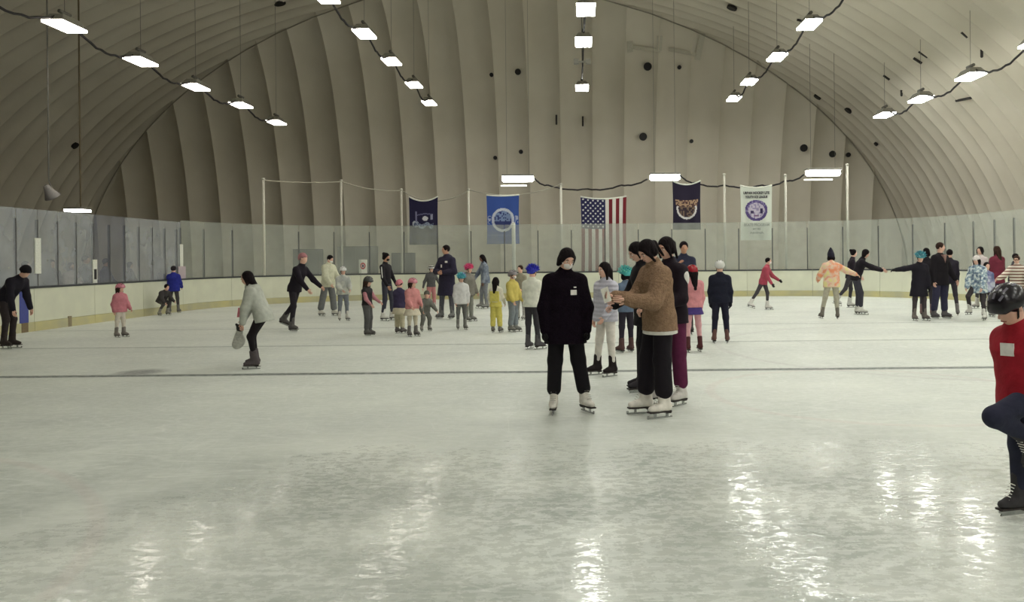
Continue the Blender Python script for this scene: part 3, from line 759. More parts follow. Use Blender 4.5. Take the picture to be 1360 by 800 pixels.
def person(label, at_px, H, face, lean=0, side=0, kid=0.0, head=(0, 0), aL=(5, 8, 12, 0), aR=(5, 8, 12, 0), lL=(0, 4, 0, 2), lR=(0, 4, 0, 2), toe=(8, 8), skin='light',
           hair='short', haircol='black', mask=None, helmet=None, hat=None, spikes=None, top=None, hem=.10, puff=0.0, sleeves=True, sleevecol=None, collar=True, hood=False, bottom=(30, 26, 34), flare=0.0, cuff=0.0,
           skirt=None, skirtlen=.2, gloves=None, skates=(40, 36, 38), kind='figure', girth=1.0, shirt=None, tag_=None, pos=None, vox=None, fpitch=(0, 0), twist=0, group=None, lift=0, name='person', scarf=None, extra=None, legcol2=None):
    g = pos if pos is not None else px(*at_px); D = g.y
    vox = vox or (.009 if D < 9.5 else .0135 if D < 15.5 else .019)
    s = H / 1.72; up = V3((0, 0, 1)); fa = math.radians(face)
    Fw = V3((math.sin(fa), -math.cos(fa), 0)); Lf = V3((math.cos(fa), math.sin(fa), 0))
    tw = math.radians(twist); L2 = Lf * math.cos(tw) + Fw * math.sin(tw)
    r = math.radians
    hipz = (.525 - .035 * kid) * H; tho, sho = hipz * .47, hipz * .44
    torso = (.30 + .005 * kid) * H; uarm, farm = (.172 - .012*kid) * H, (.150 - .012*kid) * H
    hh = H * (.132 + .045 * kid)
    G = s * girth * (1 + .22 * kid)
    def dr(a, b, o): return Fw * math.sin(r(a)) * math.cos(r(b)) + o * math.sin(r(b)) - up * math.cos(r(a)) * math.cos(r(b))
    root = empty(name, g if pos is None else pos); tag(root, label, 'person', group)
    Pv = V3((0, 0, 0)); J = {}
    for sd, o, lg in (('L', Lf, lL), ('R', -Lf, lR)):
        hp = Pv + o * .085 * s * (1 - .1*kid); kn = hp + dr(lg[0], lg[1], o) * tho; an = kn + dr(lg[2], lg[3], o) * sho; J[sd] = [hp, kn, an]
    ss = s * (1 + .12 * kid)   # skate size
    low = min(J['L'][2][2], J['R'][2][2]); dz = LOWEST * ss - low + lift
    Pv = Pv + up * dz
    for q in J.values():
        for i in range(3): q[i] = q[i] + up * dz
    sp = nz(Fw * math.sin(r(lean)) + up * math.cos(r(lean)) + Lf * math.sin(r(side)))
    Wa = Pv + sp * torso * .35; Ch = Pv + sp * torso * .72; Nk = Pv + sp * torso
    sw = .094 * H * (1 - .06*kid) 
    for sd, o, ar in (('L', L2, aL), ('R', -L2, aR)):
        sh = Nk - sp * .048 * H + o * sw; el = sh + dr(ar[0], ar[1], o) * uarm; wr = el + dr(ar[2], ar[3], o) * farm; J['a' + sd] = [sh, el, wr]
    hp_, hy = r(head[0]), r(head[1])
    hF = Fw * math.cos(hy) + Lf * math.sin(hy); hL = nz(np.cross(up, hF)); hFd = nz(hF * math.cos(hp_) - up * math.sin(hp_)); hU = np.cross(hFd, hL)
    hd = Nk + nz(sp * .6 + hU * .7) * (hh * .52 + .028 * H) + hFd * .012 * H
    R = np.array([hFd, hL, hU])
    def hpnt(f, l, u): return hd + hFd * f * hh + hL * l * hh + hU * u * hh
    # --- body: one continuous surface
    pr = [ell(hpnt(-.02, 0, .10), (.40*hh, .32*hh, .39*hh), R, .02), ell(hpnt(.10, 0, -.20), (.26*hh, .235*hh, .27*hh), R, .03*s),
          cap(hpnt(.37, 0, .05), hpnt(.455, 0, -.08), .03*hh, .05*hh, k=.012), cap(hpnt(.335, -.08, -.235), hpnt(.335, .08, -.235), .035*hh, k=.008),
          cap(hpnt(.33, -.13, .10), hpnt(.33, .13, .10), .05*hh, k=.015), ell(hpnt(0, .335, -.03), (.08*hh, .035*hh, .12*hh), R, .008), ell(hpnt(0, -.335, -.03), (.08*hh, .035*hh, .12*hh), R, .008),
          cap(Nk - sp*.02, hpnt(-.06, 0, -.25), .055*G, .20*hh + .008, k=.02)]
    pr += [cap(Pv, Wa, .095*G, .085*G, Lf, 1.4, .03), cap(Wa, Ch, .085*G, .10*G, L2, 1.42, .03), cap(Ch, Nk - sp*.06*s, .095*G, .06*G, L2, 1.4, .03), cap(J['aL'][0], J['aR'][0], .045*G, k=.04)]
    for a in ('aL', 'aR'):
        sh, el, wr = J[a]; pr += [cap(sh, el, .044*G, .034*G, k=.02), cap(el, wr, .034*G, .022*G, k=.02)]
        d = nz(wr - el); pr.append(ell(wr + d*.045*s, (.045*s, .034*s, .018*s), np.array([d, nz(np.cross(np.cross(d, Lf) + 1e-6, d)), nz(np.cross(d, Lf) + 1e-6)]), .015))
    for a in ('L', 'R'):
        hp, kn, an = J[a]; pr += [cap(hp, kn, .078*G, .05*G, k=.03), cap(kn, an, .048*G, .032*G, k=.02)]
    Vb, Fb = sdf_mesh(pr, vox)
    mb = MB()
    def fingers(mb, big=1.0):
        for a, o in (('aL', L2), ('aR', -L2)):
            sh, el, wr = J[a]; d = nz(wr - el); nrm = -o - d * (-o @ d); nrm = nz(nrm); sdv = np.cross(d, nrm)
            if sdv @ Fw < 0: sdv = -sdv
            for i, ln in enumerate((.82, 1, .94, .74)):
                p = wr + d * .078*s + sdv * (.027 - .018*i)*s; pts = [p - d*.02*s, p]
                for j, (an_, l_) in enumerate(((18, .034), (42, .025), (66, .020))):
                    p = p + (d * math.cos(r(an_)) + nrm * math.sin(r(an_))) * l_ * s * ln; pts.append(p)
                mb.tube(pts, [.0085*s*big, .0085*s*big, .008*s*big, .007*s*big, .0055*s*big], 6)
            p = wr + d*.025*s + sdv*.02*s; q = p + (sdv*.75 + d*.6 + nrm*.25)*.035*s; q2 = q + (sdv*.3 + d*.85 + nrm*.4)*.03*s
            mb.tube([p, q, q2], [.012*s*big, .010*s*big, .007*s*big], 6)
        return mb
    fingers(mb)
    tri = np.array([(f[0], f[1], f[2], f[3]) for f in mb.f if len(f) == 4], np.int32) + len(Vb)
    body = np_obj('body', np.concatenate([Vb, np.array(mb.v)]), np.concatenate([Fb, tri]), skin_m[skin], root)
    if D < 13:
        wm, dm = mat('eye_white', (225, 222, 216), .3), mat('iris_dark', (30, 20, 18), .3)
        for sd in (-1, 1):
            q = hpnt(.335, sd*.145, .02); V, F = sdf_mesh([ell(q, (.04*hh, .055*hh, .032*hh), R)], .0035); e_ = np_obj('eye', V, F, wm, body)
            V, F = sdf_mesh([ell(q + hFd*.026*hh, (.02*hh, .026*hh, .026*hh), R)], .0025); np_obj('iris', V, F, dm, e_)
        for sd in (-1, 1): MB().tube([hpnt(.375, sd*.07, .105), hpnt(.37, sd*.14, .125), hpnt(.33, sd*.22, .10)], [.018*hh, .024*hh, .012*hh], 6).build('eyebrow', hair_m[haircol], body)
        V, F = sdf_mesh([cap(hpnt(.365, -.075, -.24), hpnt(.365, .075, -.24), .022*hh)], .003); np_obj('mouth', V, F, mat('lips', (160, 92, 88), .5), body)
    # --- hair
    hv = max(vox, .008)
    if hair:
        hp2 = [ell(hpnt(-.06, 0, .15), (.425*hh, .375*hh, .415*hh), R, .02), sub(hpnt(.50, 0, -.14), (.36*hh, .29*hh, .42*hh), R)]
        if hair != 'short' and hair != 'crop': hp2 += [cap(hpnt(-.15, -.20, -.1), hpnt(-.15, .20, -.1), .22*hh, k=.03)]
        if hair == 'crop': hp2[0] = ell(hpnt(-.05, 0, .13), (.405*hh, .345*hh, .39*hh), R, .02)
        if hair in ('long', 'verylong'):
            ln = 1.0 if hair == 'long' else 1.6; back = nz(-hFd + 1e-6)
            e0 = hpnt(-.30, 0, -.15); e1 = Nk - Fw * .11*G - sp * .10*H*ln
            hp2 += [cap(e0, e1, .27*hh, .16*hh, hL, 1.35, .04)]
            for q in (-1, 1): hp2 += [cap(hpnt(.0, q*.33, .05), Nk + L2*q*.07*s - sp*.07*H*ln + Fw*.03, .10*hh, .07*hh, k=.03)]
        if hair == 'bob': hp2 += [cap(hpnt(-.12, -.24, -.3), hpnt(-.12, .24, -.3), .20*hh, k=.04)]
        if hair == 'pony': hp2 += [cap(hpnt(.22, .30, .12), hpnt(.10, .36, -.42), .07*hh, .06*hh, k=.03), cap(hpnt(.22, -.30, .12), hpnt(.10, -.36, -.42), .07*hh, .06*hh, k=.03), ell(hpnt(-.50, 0, .12), (.10*hh, .10*hh, .10*hh), R, .03), cap(hpnt(-.52, 0, .10), hpnt(-.62, 0, -.62), .12*hh, .05*hh, k=.03)]
        if hair == 'bun': hp2 += [ell(hpnt(-.40, 0, .38), (.20*hh, .20*hh, .19*hh), R, .02)]
        if hair == 'lowbun': hp2 += [cap(hpnt(.12, .33, .12), hpnt(-.1, .36, -.30), .07*hh, .09*hh, k=.03), cap(hpnt(.12, -.33, .12), hpnt(-.1, -.36, -.30), .07*hh, .09*hh, k=.03), ell(hpnt(-.48, 0, -.02), (.16*hh, .17*hh, .16*hh), R, .03)]
        V, F = sdf_mesh(hp2, hv); np_obj('hair', V, F, hair_m[haircol], root)
    if mask:
        V, F = sdf_mesh([ell(hpnt(.16, 0, -.20), (.29*hh, .245*hh, .20*hh), R, .01), sub(hpnt(-.1, 0, -.1), (.34*hh, .6*hh, .6*hh), R)], min(hv, .010)); mk = np_obj('face_mask', V, F, cm(mask), root)
        MB().tube([hpnt(.2, .245, -.15), hpnt(.02, .345, .0)], .004, 5).tube([hpnt(.2, -.245, -.15), hpnt(.02, -.345, .0)], .004, 5).build('ear_loop', cm(mask), mk)
    if helmet:
        c = hpnt(-.03, 0, .17); tl = nz(hU - hFd*.12)
        V, F = sdf_mesh([ell(c, (.56*hh, .46*hh, .46*hh), R, .02), cut(hpnt(0, 0, .03), -tl), cap(hpnt(.40, -.22, .13), hpnt(.40, .22, .13), .07*hh, k=.03), cap(hpnt(-.36, -.18, -.02), hpnt(-.36, .18, -.02), .12*hh, k=.04)], hv)
        hm = np_obj('helmet', V, F, cm(('shine', helmet) if not isinstance(helmet[0], str) else helmet), root)
        vm = cm((30, 28, 34)) if sum(helmet if not isinstance(helmet[0], str) else helmet[1]) > 200 else cm((120, 116, 130))
        mb = MB()
        for i, lx_ in enumerate((-.2, 0, .2)):
            for fx in (-.25, .08, .32):
                zz = math.sqrt(max(.05, 1 - (lx_/.46)**2 - ((fx+.03)/.56)**2)) * .46 + .17
                n_ = nz(hFd*(fx+.03)/.28 + hL*lx_/.185 + hU*(zz-.17)/.19); q = hpnt(fx, lx_, zz); tdir = nz(hFd - n_*(hFd@n_)); sdir = np.cross(n_, tdir)
                mb.obox(q, tdir*.085*hh, sdir*.03*hh, n_*.012*hh)
        mb.build('helmet_vent', vm, hm)
        MB().tube([hpnt(.05, .34, .05), hpnt(.10, .26, -.25), hpnt(.13, 0, -.50), hpnt(.10, -.26, -.25), hpnt(.05, -.34, .05)], .006*max(1, D/12), 6).build('chin_strap', cm((30, 28, 32)), hm)
        if spikes:
            mb = MB(); rr = random.Random(3)
            for i in range(46):
                a = i * 2.399; z_ = 1 - i / 46 * .95; rad = math.sqrt(1 - z_*z_)
                n_ = nz(hFd*math.cos(a)*rad + hL*math.sin(a)*rad + hU*z_*1.0)
                q = c + hFd*(n_@hFd)*.52*hh + hL*(n_@hL)*.42*hh + hU*(n_@hU)*.42*hh
                mb.tube([q - n_*.03*hh, q + n_*.10*hh, q + (n_ + V3((rr.uniform(-.3,.3), rr.uniform(-.3,.3), rr.uniform(-.3,.3))))*.24*hh], [.10*hh, .06*hh, .012*hh], 6)
            mb.build('soft_spikes', cm(spikes), hm)
    if hat:
        V, F = sdf_mesh([ell(hpnt(-.05, 0, .20), (.45*hh, .40*hh, .43*hh), R, .02), cut(hpnt(0, 0, .10), -nz(hU - hFd*.2)), cap(hpnt(-.33, -.16, .02), hpnt(-.33, .16, .02), .13*hh, k=.04), cap(hpnt(.33, -.15, .14), hpnt(.33, .15, .14), .08*hh, k=.03)], hv); np_obj('knit_hat', V, F, cm(hat), root)
    # --- top
    t_ = .012*s + puff; hemd = nz(-sp*.5 - up*.8)
    if shirt:
        He = Pv + hemd * (hem + .035) * s
        V, F = sdf_mesh([cap(Pv, He + hemd*.05, .11*G + t_*.9, .125*G + t_*.9, Lf, 1.36, .03), cut(He, hemd)], vox); np_obj('shirt', V, F, cm(shirt), root)
    if top:
        He = Pv + hemd * hem * s
        tp = [cap(Pv, Wa, .105*G + t_, .095*G + t_, Lf, 1.38, .04), cap(Wa, Ch, .095*G + t_, .105*G + t_, L2, 1.40, .04), cap(Ch, Nk - sp*.07*s, .10*G + t_, .06*G + t_*.5, L2, 1.45, .04)]
        if hem > 0: tp.append(cap(Pv, He + hemd*.1*s, .105*G + t_, .118*G + t_ + hem*.12, Lf, 1.36, .04))
        tp.append(cut(He, hemd))
        tp += [cap(J['aL'][0], J['aR'][0], .048*G + t_*.5, k=.05), cap(Nk - sp*.01*s, J['aL'][0], .045*G + t_*.4, k=.05), cap(Nk - sp*.01*s, J['aR'][0], .045*G + t_*.4, k=.05)]
        def sl(a):
            sh, el, wr = J[a]; d = nz(wr - el); return [cap(sh, el, .054*G + t_, .046*G + t_, k=.03), cap(el, wr + d*.005, .045*G + t_, .034*G + t_*.8, k=.03), cut(wr + d*.03*s, d)] if False else [cap(sh, el, .050*G + t_*.8, .044*G + t_*.85, k=.03), cap(el, wr - d*.015*s, .043*G + t_*.85, .033*G + t_*.6, k=.03)]
        if sleeves and not sleevecol: tp += sl('aL') + sl('aR')
        if collar: tp += [cap(Nk - sp*.02*s - Fw*.012*s, Nk + sp*.028*s, .066*G + t_*.4, .060*G + t_*.3, k=.03)]
        if hood: tp += [cap(Nk - Fw*.085*G - sp*.02*s - L2*.05*s, Nk - Fw*.085*G - sp*.02*s + L2*.05*s, .055*G, k=.04), cap(Nk - Fw*.08*G, Nk - Fw*.11*G - sp*.10*s, .06*G, .03*G, L2, 1.3, .04)]
        V, F = sdf_mesh(tp, vox); jk = np_obj('jacket', V, F, cm(top), root)
        if sleevecol:
            for a in ('aL', 'aR'): V, F = sdf_mesh(sl(a), vox); np_obj('sleeve', V, F, cm(sleevecol), root)
        if tag_:
            for (lx_, uz, w_, h_) in tag_:
                base = Nk - sp * uz * s + L2 * lx_ * s
                # push outward until clear of the cloth
                vv = V - base; along = vv @ Fw; lat = np.linalg.norm(vv - np.outer(along, Fw), axis=1); mx = along[lat < .05]
                off = (mx.max() if len(mx) else .12) + .004
                nn = nz(Fw * (off + .02) + L2 * lx_ * s * .8 + Fw * 1e-6); lw_ = nz(np.cross(V3(sp), nn))
                MB().obox(base + Fw*(off + .004), lw_*w_*s, nn*.004, nz(np.cross(nn, lw_))*h_*s).build('name_tag', cm((226, 222, 216)), jk)
    # --- bottoms
    if skirt:
        q = Pv - up * skirtlen * s
        V, F = sdf_mesh([cap(Pv + sp*.05*s, q - up*.1*s, .11*G, .17*G + skirtlen*.15, Lf, 1.25, .03), cut(q, -up)], vox); np_obj('skirt', V, F, cm(skirt), root)
    tp = [cap(Pv - up*.01, Pv + sp*.06*s, .105*G, .095*G, Lf, 1.38, .03)]
    for a in ('L', 'R'):
        hp, kn, an = J[a]; d = nz(an - kn); e_ = an - d * (.07*s - cuff*s)
        tp += [cap(hp, kn, .088*G + flare*.3, .060*G + flare*.7, k=.035), cap(kn, e_, .058*G + flare*.7, .046*G + flare, k=.03)]
        if a == 'L': tp_l = tp[:]
    V, F = sdf_mesh(tp, vox); np_obj('trousers', V, F, cm(bottom), root)
    if gloves:
        gp = []
        for a in ('aL', 'aR'):
            sh, el, wr = J[a]; d = nz(wr - el); gp = [cap(wr - d*.03*s, wr + d*.01*s, .030*s + .004, .030*s + .004, k=.02), ell(wr + d*.05*s, (.055*s, .044*s, .028*s), np.array([d, nz(np.cross(np.cross(d, Lf) + 1e-6, d)), nz(np.cross(d, Lf) + 1e-6)]), .02)]
            V, F = sdf_mesh(gp, hv); np_obj('glove', V, F, cm(gloves), root)
        fingers(MB(), 1.5).build('glove_fingers', cm(gloves), root, True)
    for i, (a, o) in enumerate((('L', Lf), ('R', -Lf))):
        hp, kn, an = J[a]; to = r(toe[i]); ff = Fw * math.cos(to) + o * math.sin(to)
        skate(root, an, ff, nz(kn - an), ss, skates, vox, r(fpitch[i]), kind)
    J.update(N=Nk, H=hd, P=Pv, F=Fw, L=L2, U=up, W=Wa, C=Ch, root=root, s=s, hh=hh, g=np.array(g), sp=sp)
    if extra: extra(J)
    return J

# ------------------------------------------------------------ the skaters
BK = (18, 12, 20); NV = (26, 24, 46); DG = (74, 76, 82); WH = (222, 222, 216)
# near group
person('woman in a long black parka and white mask, looking down, hands at her sides', (752, 548), 1.635, 4, head=(24, 22), hair='lowbun', mask=(236, 228, 226), top=('fleece', BK, (24, 16, 26)), puff=.022, hem=.24, bottom=(15, 10, 18), flare=.028,
       aL=(4, 14, 10, -2), aR=(2, 13, 10, -2), lL=(-1, 7, 2, 10), lR=(0, 4, 0, 3), toe=(24, 6), skates=(226, 220, 210), gloves=(14, 10, 14), cuff=-.015, hood=True, tag_=[(.085, .20, .034, .027), (.10, .145, .014, .007)], skin='light', girth=1.02)
def held_phone(J):
    w = J['aR'][2]; p = w + J['g'] + nz(J['aR'][2] - J['aR'][1]) * .10
    o = empty('phone', Vector(p)); tag(o, 'pale phone held up in the hands of the woman in brown fleece', 'phone')
    b = MB().obox((0, 0, 0), (.035, .0, .015), (0, .008, 0), (-.02, 0, .07)); b.build('case', cm((226, 226, 214)), o); MB().obox((.006, .009, 0), (.030, 0, .013), (0, .001, 0), (-.018, 0, .062)).build('screen', black, o)
person('woman in a brown fleece jacket with wide black trousers, looking at a phone', (877, 552), 1.72, -68, lean=6, head=(34, 8), hair='pony', top=('fleece', (132, 106, 86), (158, 130, 106)), puff=.035, hem=.13, shirt=(226, 222, 214), bottom=(20, 12, 24), flare=.045,
       aL=(24, 6, 96, -14), aR=(26, 8, 100, -10), lL=(4, 3, -2, 2), lR=(10, 4, 4, 2), toe=(6, 8), skates=(230, 224, 214), cuff=-.03, skin='light', hood=False, scarf=None, extra=held_phone, girth=1.0)
person('skater with glasses in a dark jacket with a white sleeve panel and maroon trousers', (893, 537), 1.74, -50, lean=3, head=(14, 0), hair='pony', top=(26, 12, 26), puff=.02, hem=.12, bottom=(98, 24, 66), flare=.03, aL=(10, 10, 70, -20), aR=(20, 10, 60, -20),
       lL=(0, 2, -4, 1), lR=(6, 3, 3, 2), skates=(206, 200, 196), skin='light',
       extra=lambda J: np_obj('white_panel', *sdf_mesh([ell((J['aL'][0] * .75 + J['aL'][1] * .25) + J['L'] * .03 - J['F'] * .02, (.055, .06, .10))], .01), cm((220, 216, 212)), J['root']))
person('dark-clad skater hidden behind the woman in brown fleece, face turned down', (861, 521), 1.72, -75, lean=6, head=(30, 0), hair='bob', top=BK, puff=.03, hem=.2, bottom=(20, 14, 24), flare=.02, aL=(20, 4, 80, -10), aR=(20, 8, 60, -10), lL=(12, 3, 4, 2), lR=(4, 3, 0, 2), skates=(46, 42, 48), kind='hockey')
person('girl in a pale grey puffer jacket and white leggings with long black hair', (806, 499), 1.46, -50, kid=.2, head=(6, -8), hair='verylong', top=('puff', (190, 188, 202)), puff=.022, hem=.12, bottom=(222, 214, 206), flare=.004, aL=(10, 10, 40, -5), aR=(0, 10, 18, -4),
       lL=(0, 3, -2, 3), lR=(6, 5, 4, 5), toe=(-4, 16), skates=(34, 26, 28), skin='light')
person('child in a teal spiky helmet and denim jacket, half hidden by the puffer girl', (832, 469), 1.34, -150, kid=.4, hair='bob', helmet=(70, 170, 170), spikes=('tie', (40, 150, 160), (120, 90, 150), (110, 200, 180)), top=(92, 112, 140), hem=.1, bottom=(44, 38, 52), aL=(20, 10, 50, 0), aR=(5, 10, 12, 0), skates=(92, 62, 60), kind='hockey')
person('girl in a red helmet, pink jacket, purple skirt and pink tights', (921, 468), 1.37, 195, kid=.35, hair='long', helmet=(150, 26, 40), top=(214, 130, 138), puff=.012, hem=.04, skirt=(70, 50, 130), skirtlen=.19, bottom=(222, 158, 164), flare=-.004, aL=(14, 10, 50, -5), aR=(5, 10, 20, 0), lL=(0, 4, 0, 3), lR=(2, 6, 0, 5), skates=(88, 40, 44), head=(6, 10))
person('child in a white helmet and navy tracksuit, seen from behind', (957, 456), 1.43, 172, kid=.3, hair='short', helmet=(206, 206, 202), top=(22, 24, 46), puff=.02, hem=.08, bottom=(26, 26, 48), flare=.008, aL=(2, 8, 8, 0), aR=(2, 10, 12, 2), lL=(0, 4, -2, 4), lR=(2, 5, 0, 4), skates=(110, 74, 66), gloves=(20, 20, 34))
person('man in a navy jacket hand to chin, behind the girl in the red helmet', (909, 444), 1.83, -10, lean=4, head=(8, 15), hair='short', top=(42, 46, 72), puff=.01, hem=.12, bottom=(30, 30, 44), aL=(20, 10, 30, -10), aR=(30, 10, 140, -30), skates=(60, 58, 60), skin='mid')
person('child in a blue spiky helmet and white shirt with dark trousers, seen from behind', (707, 464), 1.38, 150, kid=.3, lean=2, hair='short', helmet=(30, 40, 170), spikes=('tie', (20, 30, 190), (60, 80, 230), (30, 30, 130)), top=(222, 224, 206), puff=.018, hem=.06, bottom=(56, 54, 60), flare=.003, aL=(14, 12, 30, 0), aR=(20, 12, 60, -6), lL=(0, 2, 0, 2), lR=(4, 3, 2, 3), skates=(84, 80, 84), toe=(0, 30))
# boy at the right edge
def armband(J):
    pass
person('child in a black helmet and red vest with one knee raised, at the right edge', (1364, 692), 1.33, -74, kid=.75, lean=8, head=(30, 6), hair='short', helmet=(20, 16, 26), top=(178, 14, 34), puff=.024, hem=.08, sleevecol=(24, 26, 46), bottom=(40, 42, 66), flare=.008,
       aL=(-26, 8, -6, 0), aR=(-24, 10, 0, 0), lL=(72, 2, -62, 0), lR=(-4, 3, -2, 2), toe=(0, 0), skates=(58, 56, 60), kind='hockey', tag_=[(.05, .15, .055, .048)], fpitch=(50, 0), gloves=(16, 14, 20), vox=.008)
# left side
person('man in black bending forward at the left edge, hands on knees', (7, 463), 1.66, 80, lean=42, head=(34, 0), hair='short', hat=(18, 14, 22), top=(26, 22, 36), puff=.015, hem=.06, bottom=(50, 42, 44), flare=.006, aL=(6, 4, 18, 0), aR=(4, 6, 14, 0), lL=(12, 3, -8, 2), lR=(18, 3, -6, 2), skates=(60, 50, 48), fpitch=(0, 0))
person('small child in a pink helmet and pink jacket near the left boards', (160, 448), 1.06, 68, kid=.8, hair='long', haircol='brown', helmet=(206, 130, 148), top=(206, 118, 132), puff=.014, hem=.10, bottom=(214, 204, 190), flare=-.002, aL=(20, 10, 40, 0), aR=(-8, 16, 8, 0), lL=(4, 3, 0, 2), lR=(-2, 4, -4, 3), skates=(138, 130, 124), head=(0, 10))
person('child in a bright blue jacket holding the left boards, seen from behind', (231, 416), 1.38, 190, kid=.3, hair='short', top=(34, 42, 160), puff=.025, hem=.14, bottom=(70, 66, 68), aL=(5, 8, 14, 0), aR=(20, 10, 50, 0), skates=(110, 108, 104), lL=(-2, 5, -4, 3), lR=(4, 6, 2, 4), hat=(40, 34, 40))
person('child crouched in dark clothes against the left boards beside the blue jacket', (214, 419), 1.2, 60, kid=.5, lean=38, head=(10, 0), hair='short', top=(64, 60, 62), puff=.015, hem=.05, bottom=(80, 76, 78), aL=(30, 8, 60, 0), aR=(24, 8, 50, 0), lL=(78, 6, -30, 4), lR=(70, 8, -40, 6), skates=(150, 148, 140))
def girl_things(J):
    wr = J['aR'][2] + J['g']; o = empty('plush_glove', Vector(wr + V3((-.03, -.06, -.12)))); tag(o, 'black glove and pale plush bag dangling from the hoodie girl hand', 'bag')
    V, F = sdf_mesh([ell((0, 0, 0), (.05, .04, .06)), cap((.03, 0, .03), (.05, 0, .08), .02), cap((-.03, 0, .03), (-.05, 0, .06), .018)], .01); np_obj('glove', V, F, cm((50, 48, 52)), o)
    V, F = sdf_mesh([cap((-.01, .02, -.05), (-.05, .02, -.24), .05, .075, k=.03), ell((.0, .02, -.18), (.07, .05, .10))], .012); np_obj('pouch', V, F, cm(('fleece', (196, 196, 190), (222, 222, 214))), o)
    q = (J['aR'][1] + J['aR'][2]) / 2 + J['g']; MB().obox(q + V3((-.04, -.07, .02)) - J['g'], V3((.065, 0, 0)), V3((0, .004, 0)), V3((.01, 0, .07))).build('pink_card', cm((226, 120, 138)), J['root'])
person('girl in a pale grey hoodie and black leggings, knees bent, facing left', (350, 489), 1.46, -84, kid=.1, lean=24, head=(2, -4), hair='long', top=(178, 182, 170), puff=.022, hem=.13, hood=True, bottom=(24, 18, 24), flare=-.004, aL=(14, 6, 10, 0), aR=(20, 6, 26, 0), lL=(26, 3, -10, 2), lR=(30, 4, -6, 2), skates=(84, 76, 78), extra=girl_things, girth=1.05)
person('older skater in black with a pink cap gliding forward, left leg trailing', (392, 440), 1.72, 72, lean=22, head=(-6, 6), hair='crop', haircol='grey', hat=(176, 112, 118), top=(28, 20, 34), puff=.012, hem=.10, bottom=(42, 38, 46), flare=.004, aL=(36, 12, 52, 0), aR=(30, 8, 44, 0), lL=(-18, 4, -44, 3), lR=(8, 5, -6, 3), skates=(96, 92, 92), kind='hockey', fpitch=(20, 0))
person('adult in a cream jacket, white mask and wide grey trousers, facing right', (436, 420), 1.68, 64, lean=4, head=(20, 0), hair='short', mask=(236, 236, 232), top=(206, 206, 178), puff=.035, hem=.14, bottom=(112, 114, 116), flare=.045, aL=(24, 8, 66, 0), aR=(16, 10, 40, -4), lL=(10, 4, 4, 3), lR=(-10, 5, -12, 4), skates=(212, 210, 200))
person('child in a white helmet and pale grey jacket beside the cream jacket adult', (456, 426), 1.34, 30, kid=.4, head=(6, 0), hair='short', helmet=(220, 220, 220), top=('tie', (166, 170, 168), (204, 206, 196), (184, 186, 182)), puff=.018, hem=.10, bottom=(116, 122, 132), flare=.006, aL=(30, 6, 60, -10), aR=(20, 6, 60, -20), lL=(10, 3, -4, 2), lR=(0, 3, -8, 2), skates=(206, 204, 196))
person('small child in a dark helmet and grey overalls with pink sleeves, facing right', (488, 446), 1.16, 70, kid=.7, head=(16, 0), hair='long', haircol='brown', helmet=(70, 72, 72), top=(46, 42, 46), sleevecol=(190, 120, 130), hem=.02, bottom=(84, 84, 84), flare=.02, aL=(30, 8, 56, 0), aR=(20, 8, 46, 0), lL=(4, 3, -4, 2), lR=(10, 3, -4, 2), skates=(100, 98, 96), kind='hockey')
person('slim woman in black with a bun and white arm stripe, facing right', (514, 426), 1.70, 70, lean=-4, head=(10, 0), hair='bun', mask=(24, 18, 24), top=(30, 24, 34), hem=.02, bottom=(62, 62, 76), flare=.012, aL=(16, 10, 30, 0), aR=(10, 8, 34, 0), lL=(12, 2, 0, 2), lR=(2, 3, -8, 2), skates=(216, 214, 206), girth=.92, skin='mid',
       extra=lambda J: MB().tube([Vector(J['aR'][0] + V3((0, -.06, .0))), Vector(J['aR'][1] + V3((0, -.055, 0)))], .014, 6).build('white_stripe', cm(WH), J['root']))
person('small child in a pink hat and purple vest, seen from behind', (531, 443), 1.08, 150, kid=.75, hair='short', hat=(222, 126, 140), top=(62, 54, 92), puff=.016, hem=.10, bottom=(200, 192, 160), flare=.02, aL=(10, 8, 20, 0), aR=(14, 8, 30, 0), skates=(110, 104, 104), skirt=(206, 198, 168), skirtlen=.30)
person('small child in a pink helmet, pink jacket and cream skirt facing right', (548, 447), 1.12, 40, kid=.75, head=(4, 20), hair='long', haircol='brown', helmet=(206, 134, 148), top=(212, 132, 132), puff=.014, hem=.10, bottom=(202, 194, 170), skirt=(208, 200, 176), skirtlen=.30, aL=(20, 8, 50, -5), aR=(14, 8, 40, -10), skates=(112, 108, 106))
person('toddler in grey with a camouflage hat stooping forward', (564, 440), .92, 30, kid=1.0, lean=30, head=(0, -20), hair='short', hat=('tie', (70, 66, 60), (130, 124, 110), (90, 88, 80)), top=(112, 112, 104), puff=.012, hem=.06, bottom=(110, 110, 104), flare=.012, aL=(20, 30, 40, 20), aR=(20, 20, 50, 0), lL=(40, 8, -20, 4), lR=(34, 8, -24, 4), skates=(140, 138, 132))
person('child in a striped black and white helmet with rose trousers, behind the tall man', (573, 412), 1.32, 20, kid=.3, lean=6, head=(6, 0), hair='short', helmet=('stripe', (236, 236, 230), (24, 22, 28), 5.0), top=(84, 84, 86), hem=.04, bottom=(196, 120, 122), flare=.012, aL=(-6, 28, 10, 20), aR=(-6, 24, 8, 14), skates=(190, 186, 180))
person('tall man in a long navy hooded jacket, arms folded, looking left', (594, 424), 1.88, -26, head=(0, -34), hair='short', skin='mid', top=(44, 40, 64), puff=.03, hem=.42, bottom=(88, 88, 98), flare=.012, aL=(12, 18, 84, -52), aR=(14, 20, 80, -50), lL=(0, 5, 0, 4), lR=(2, 6, 0, 5), skates=(112, 112, 112), kind='hockey', hood=True, tag_=[(.09, .12, .03, .022), (-.05, .22, .022, .035)])
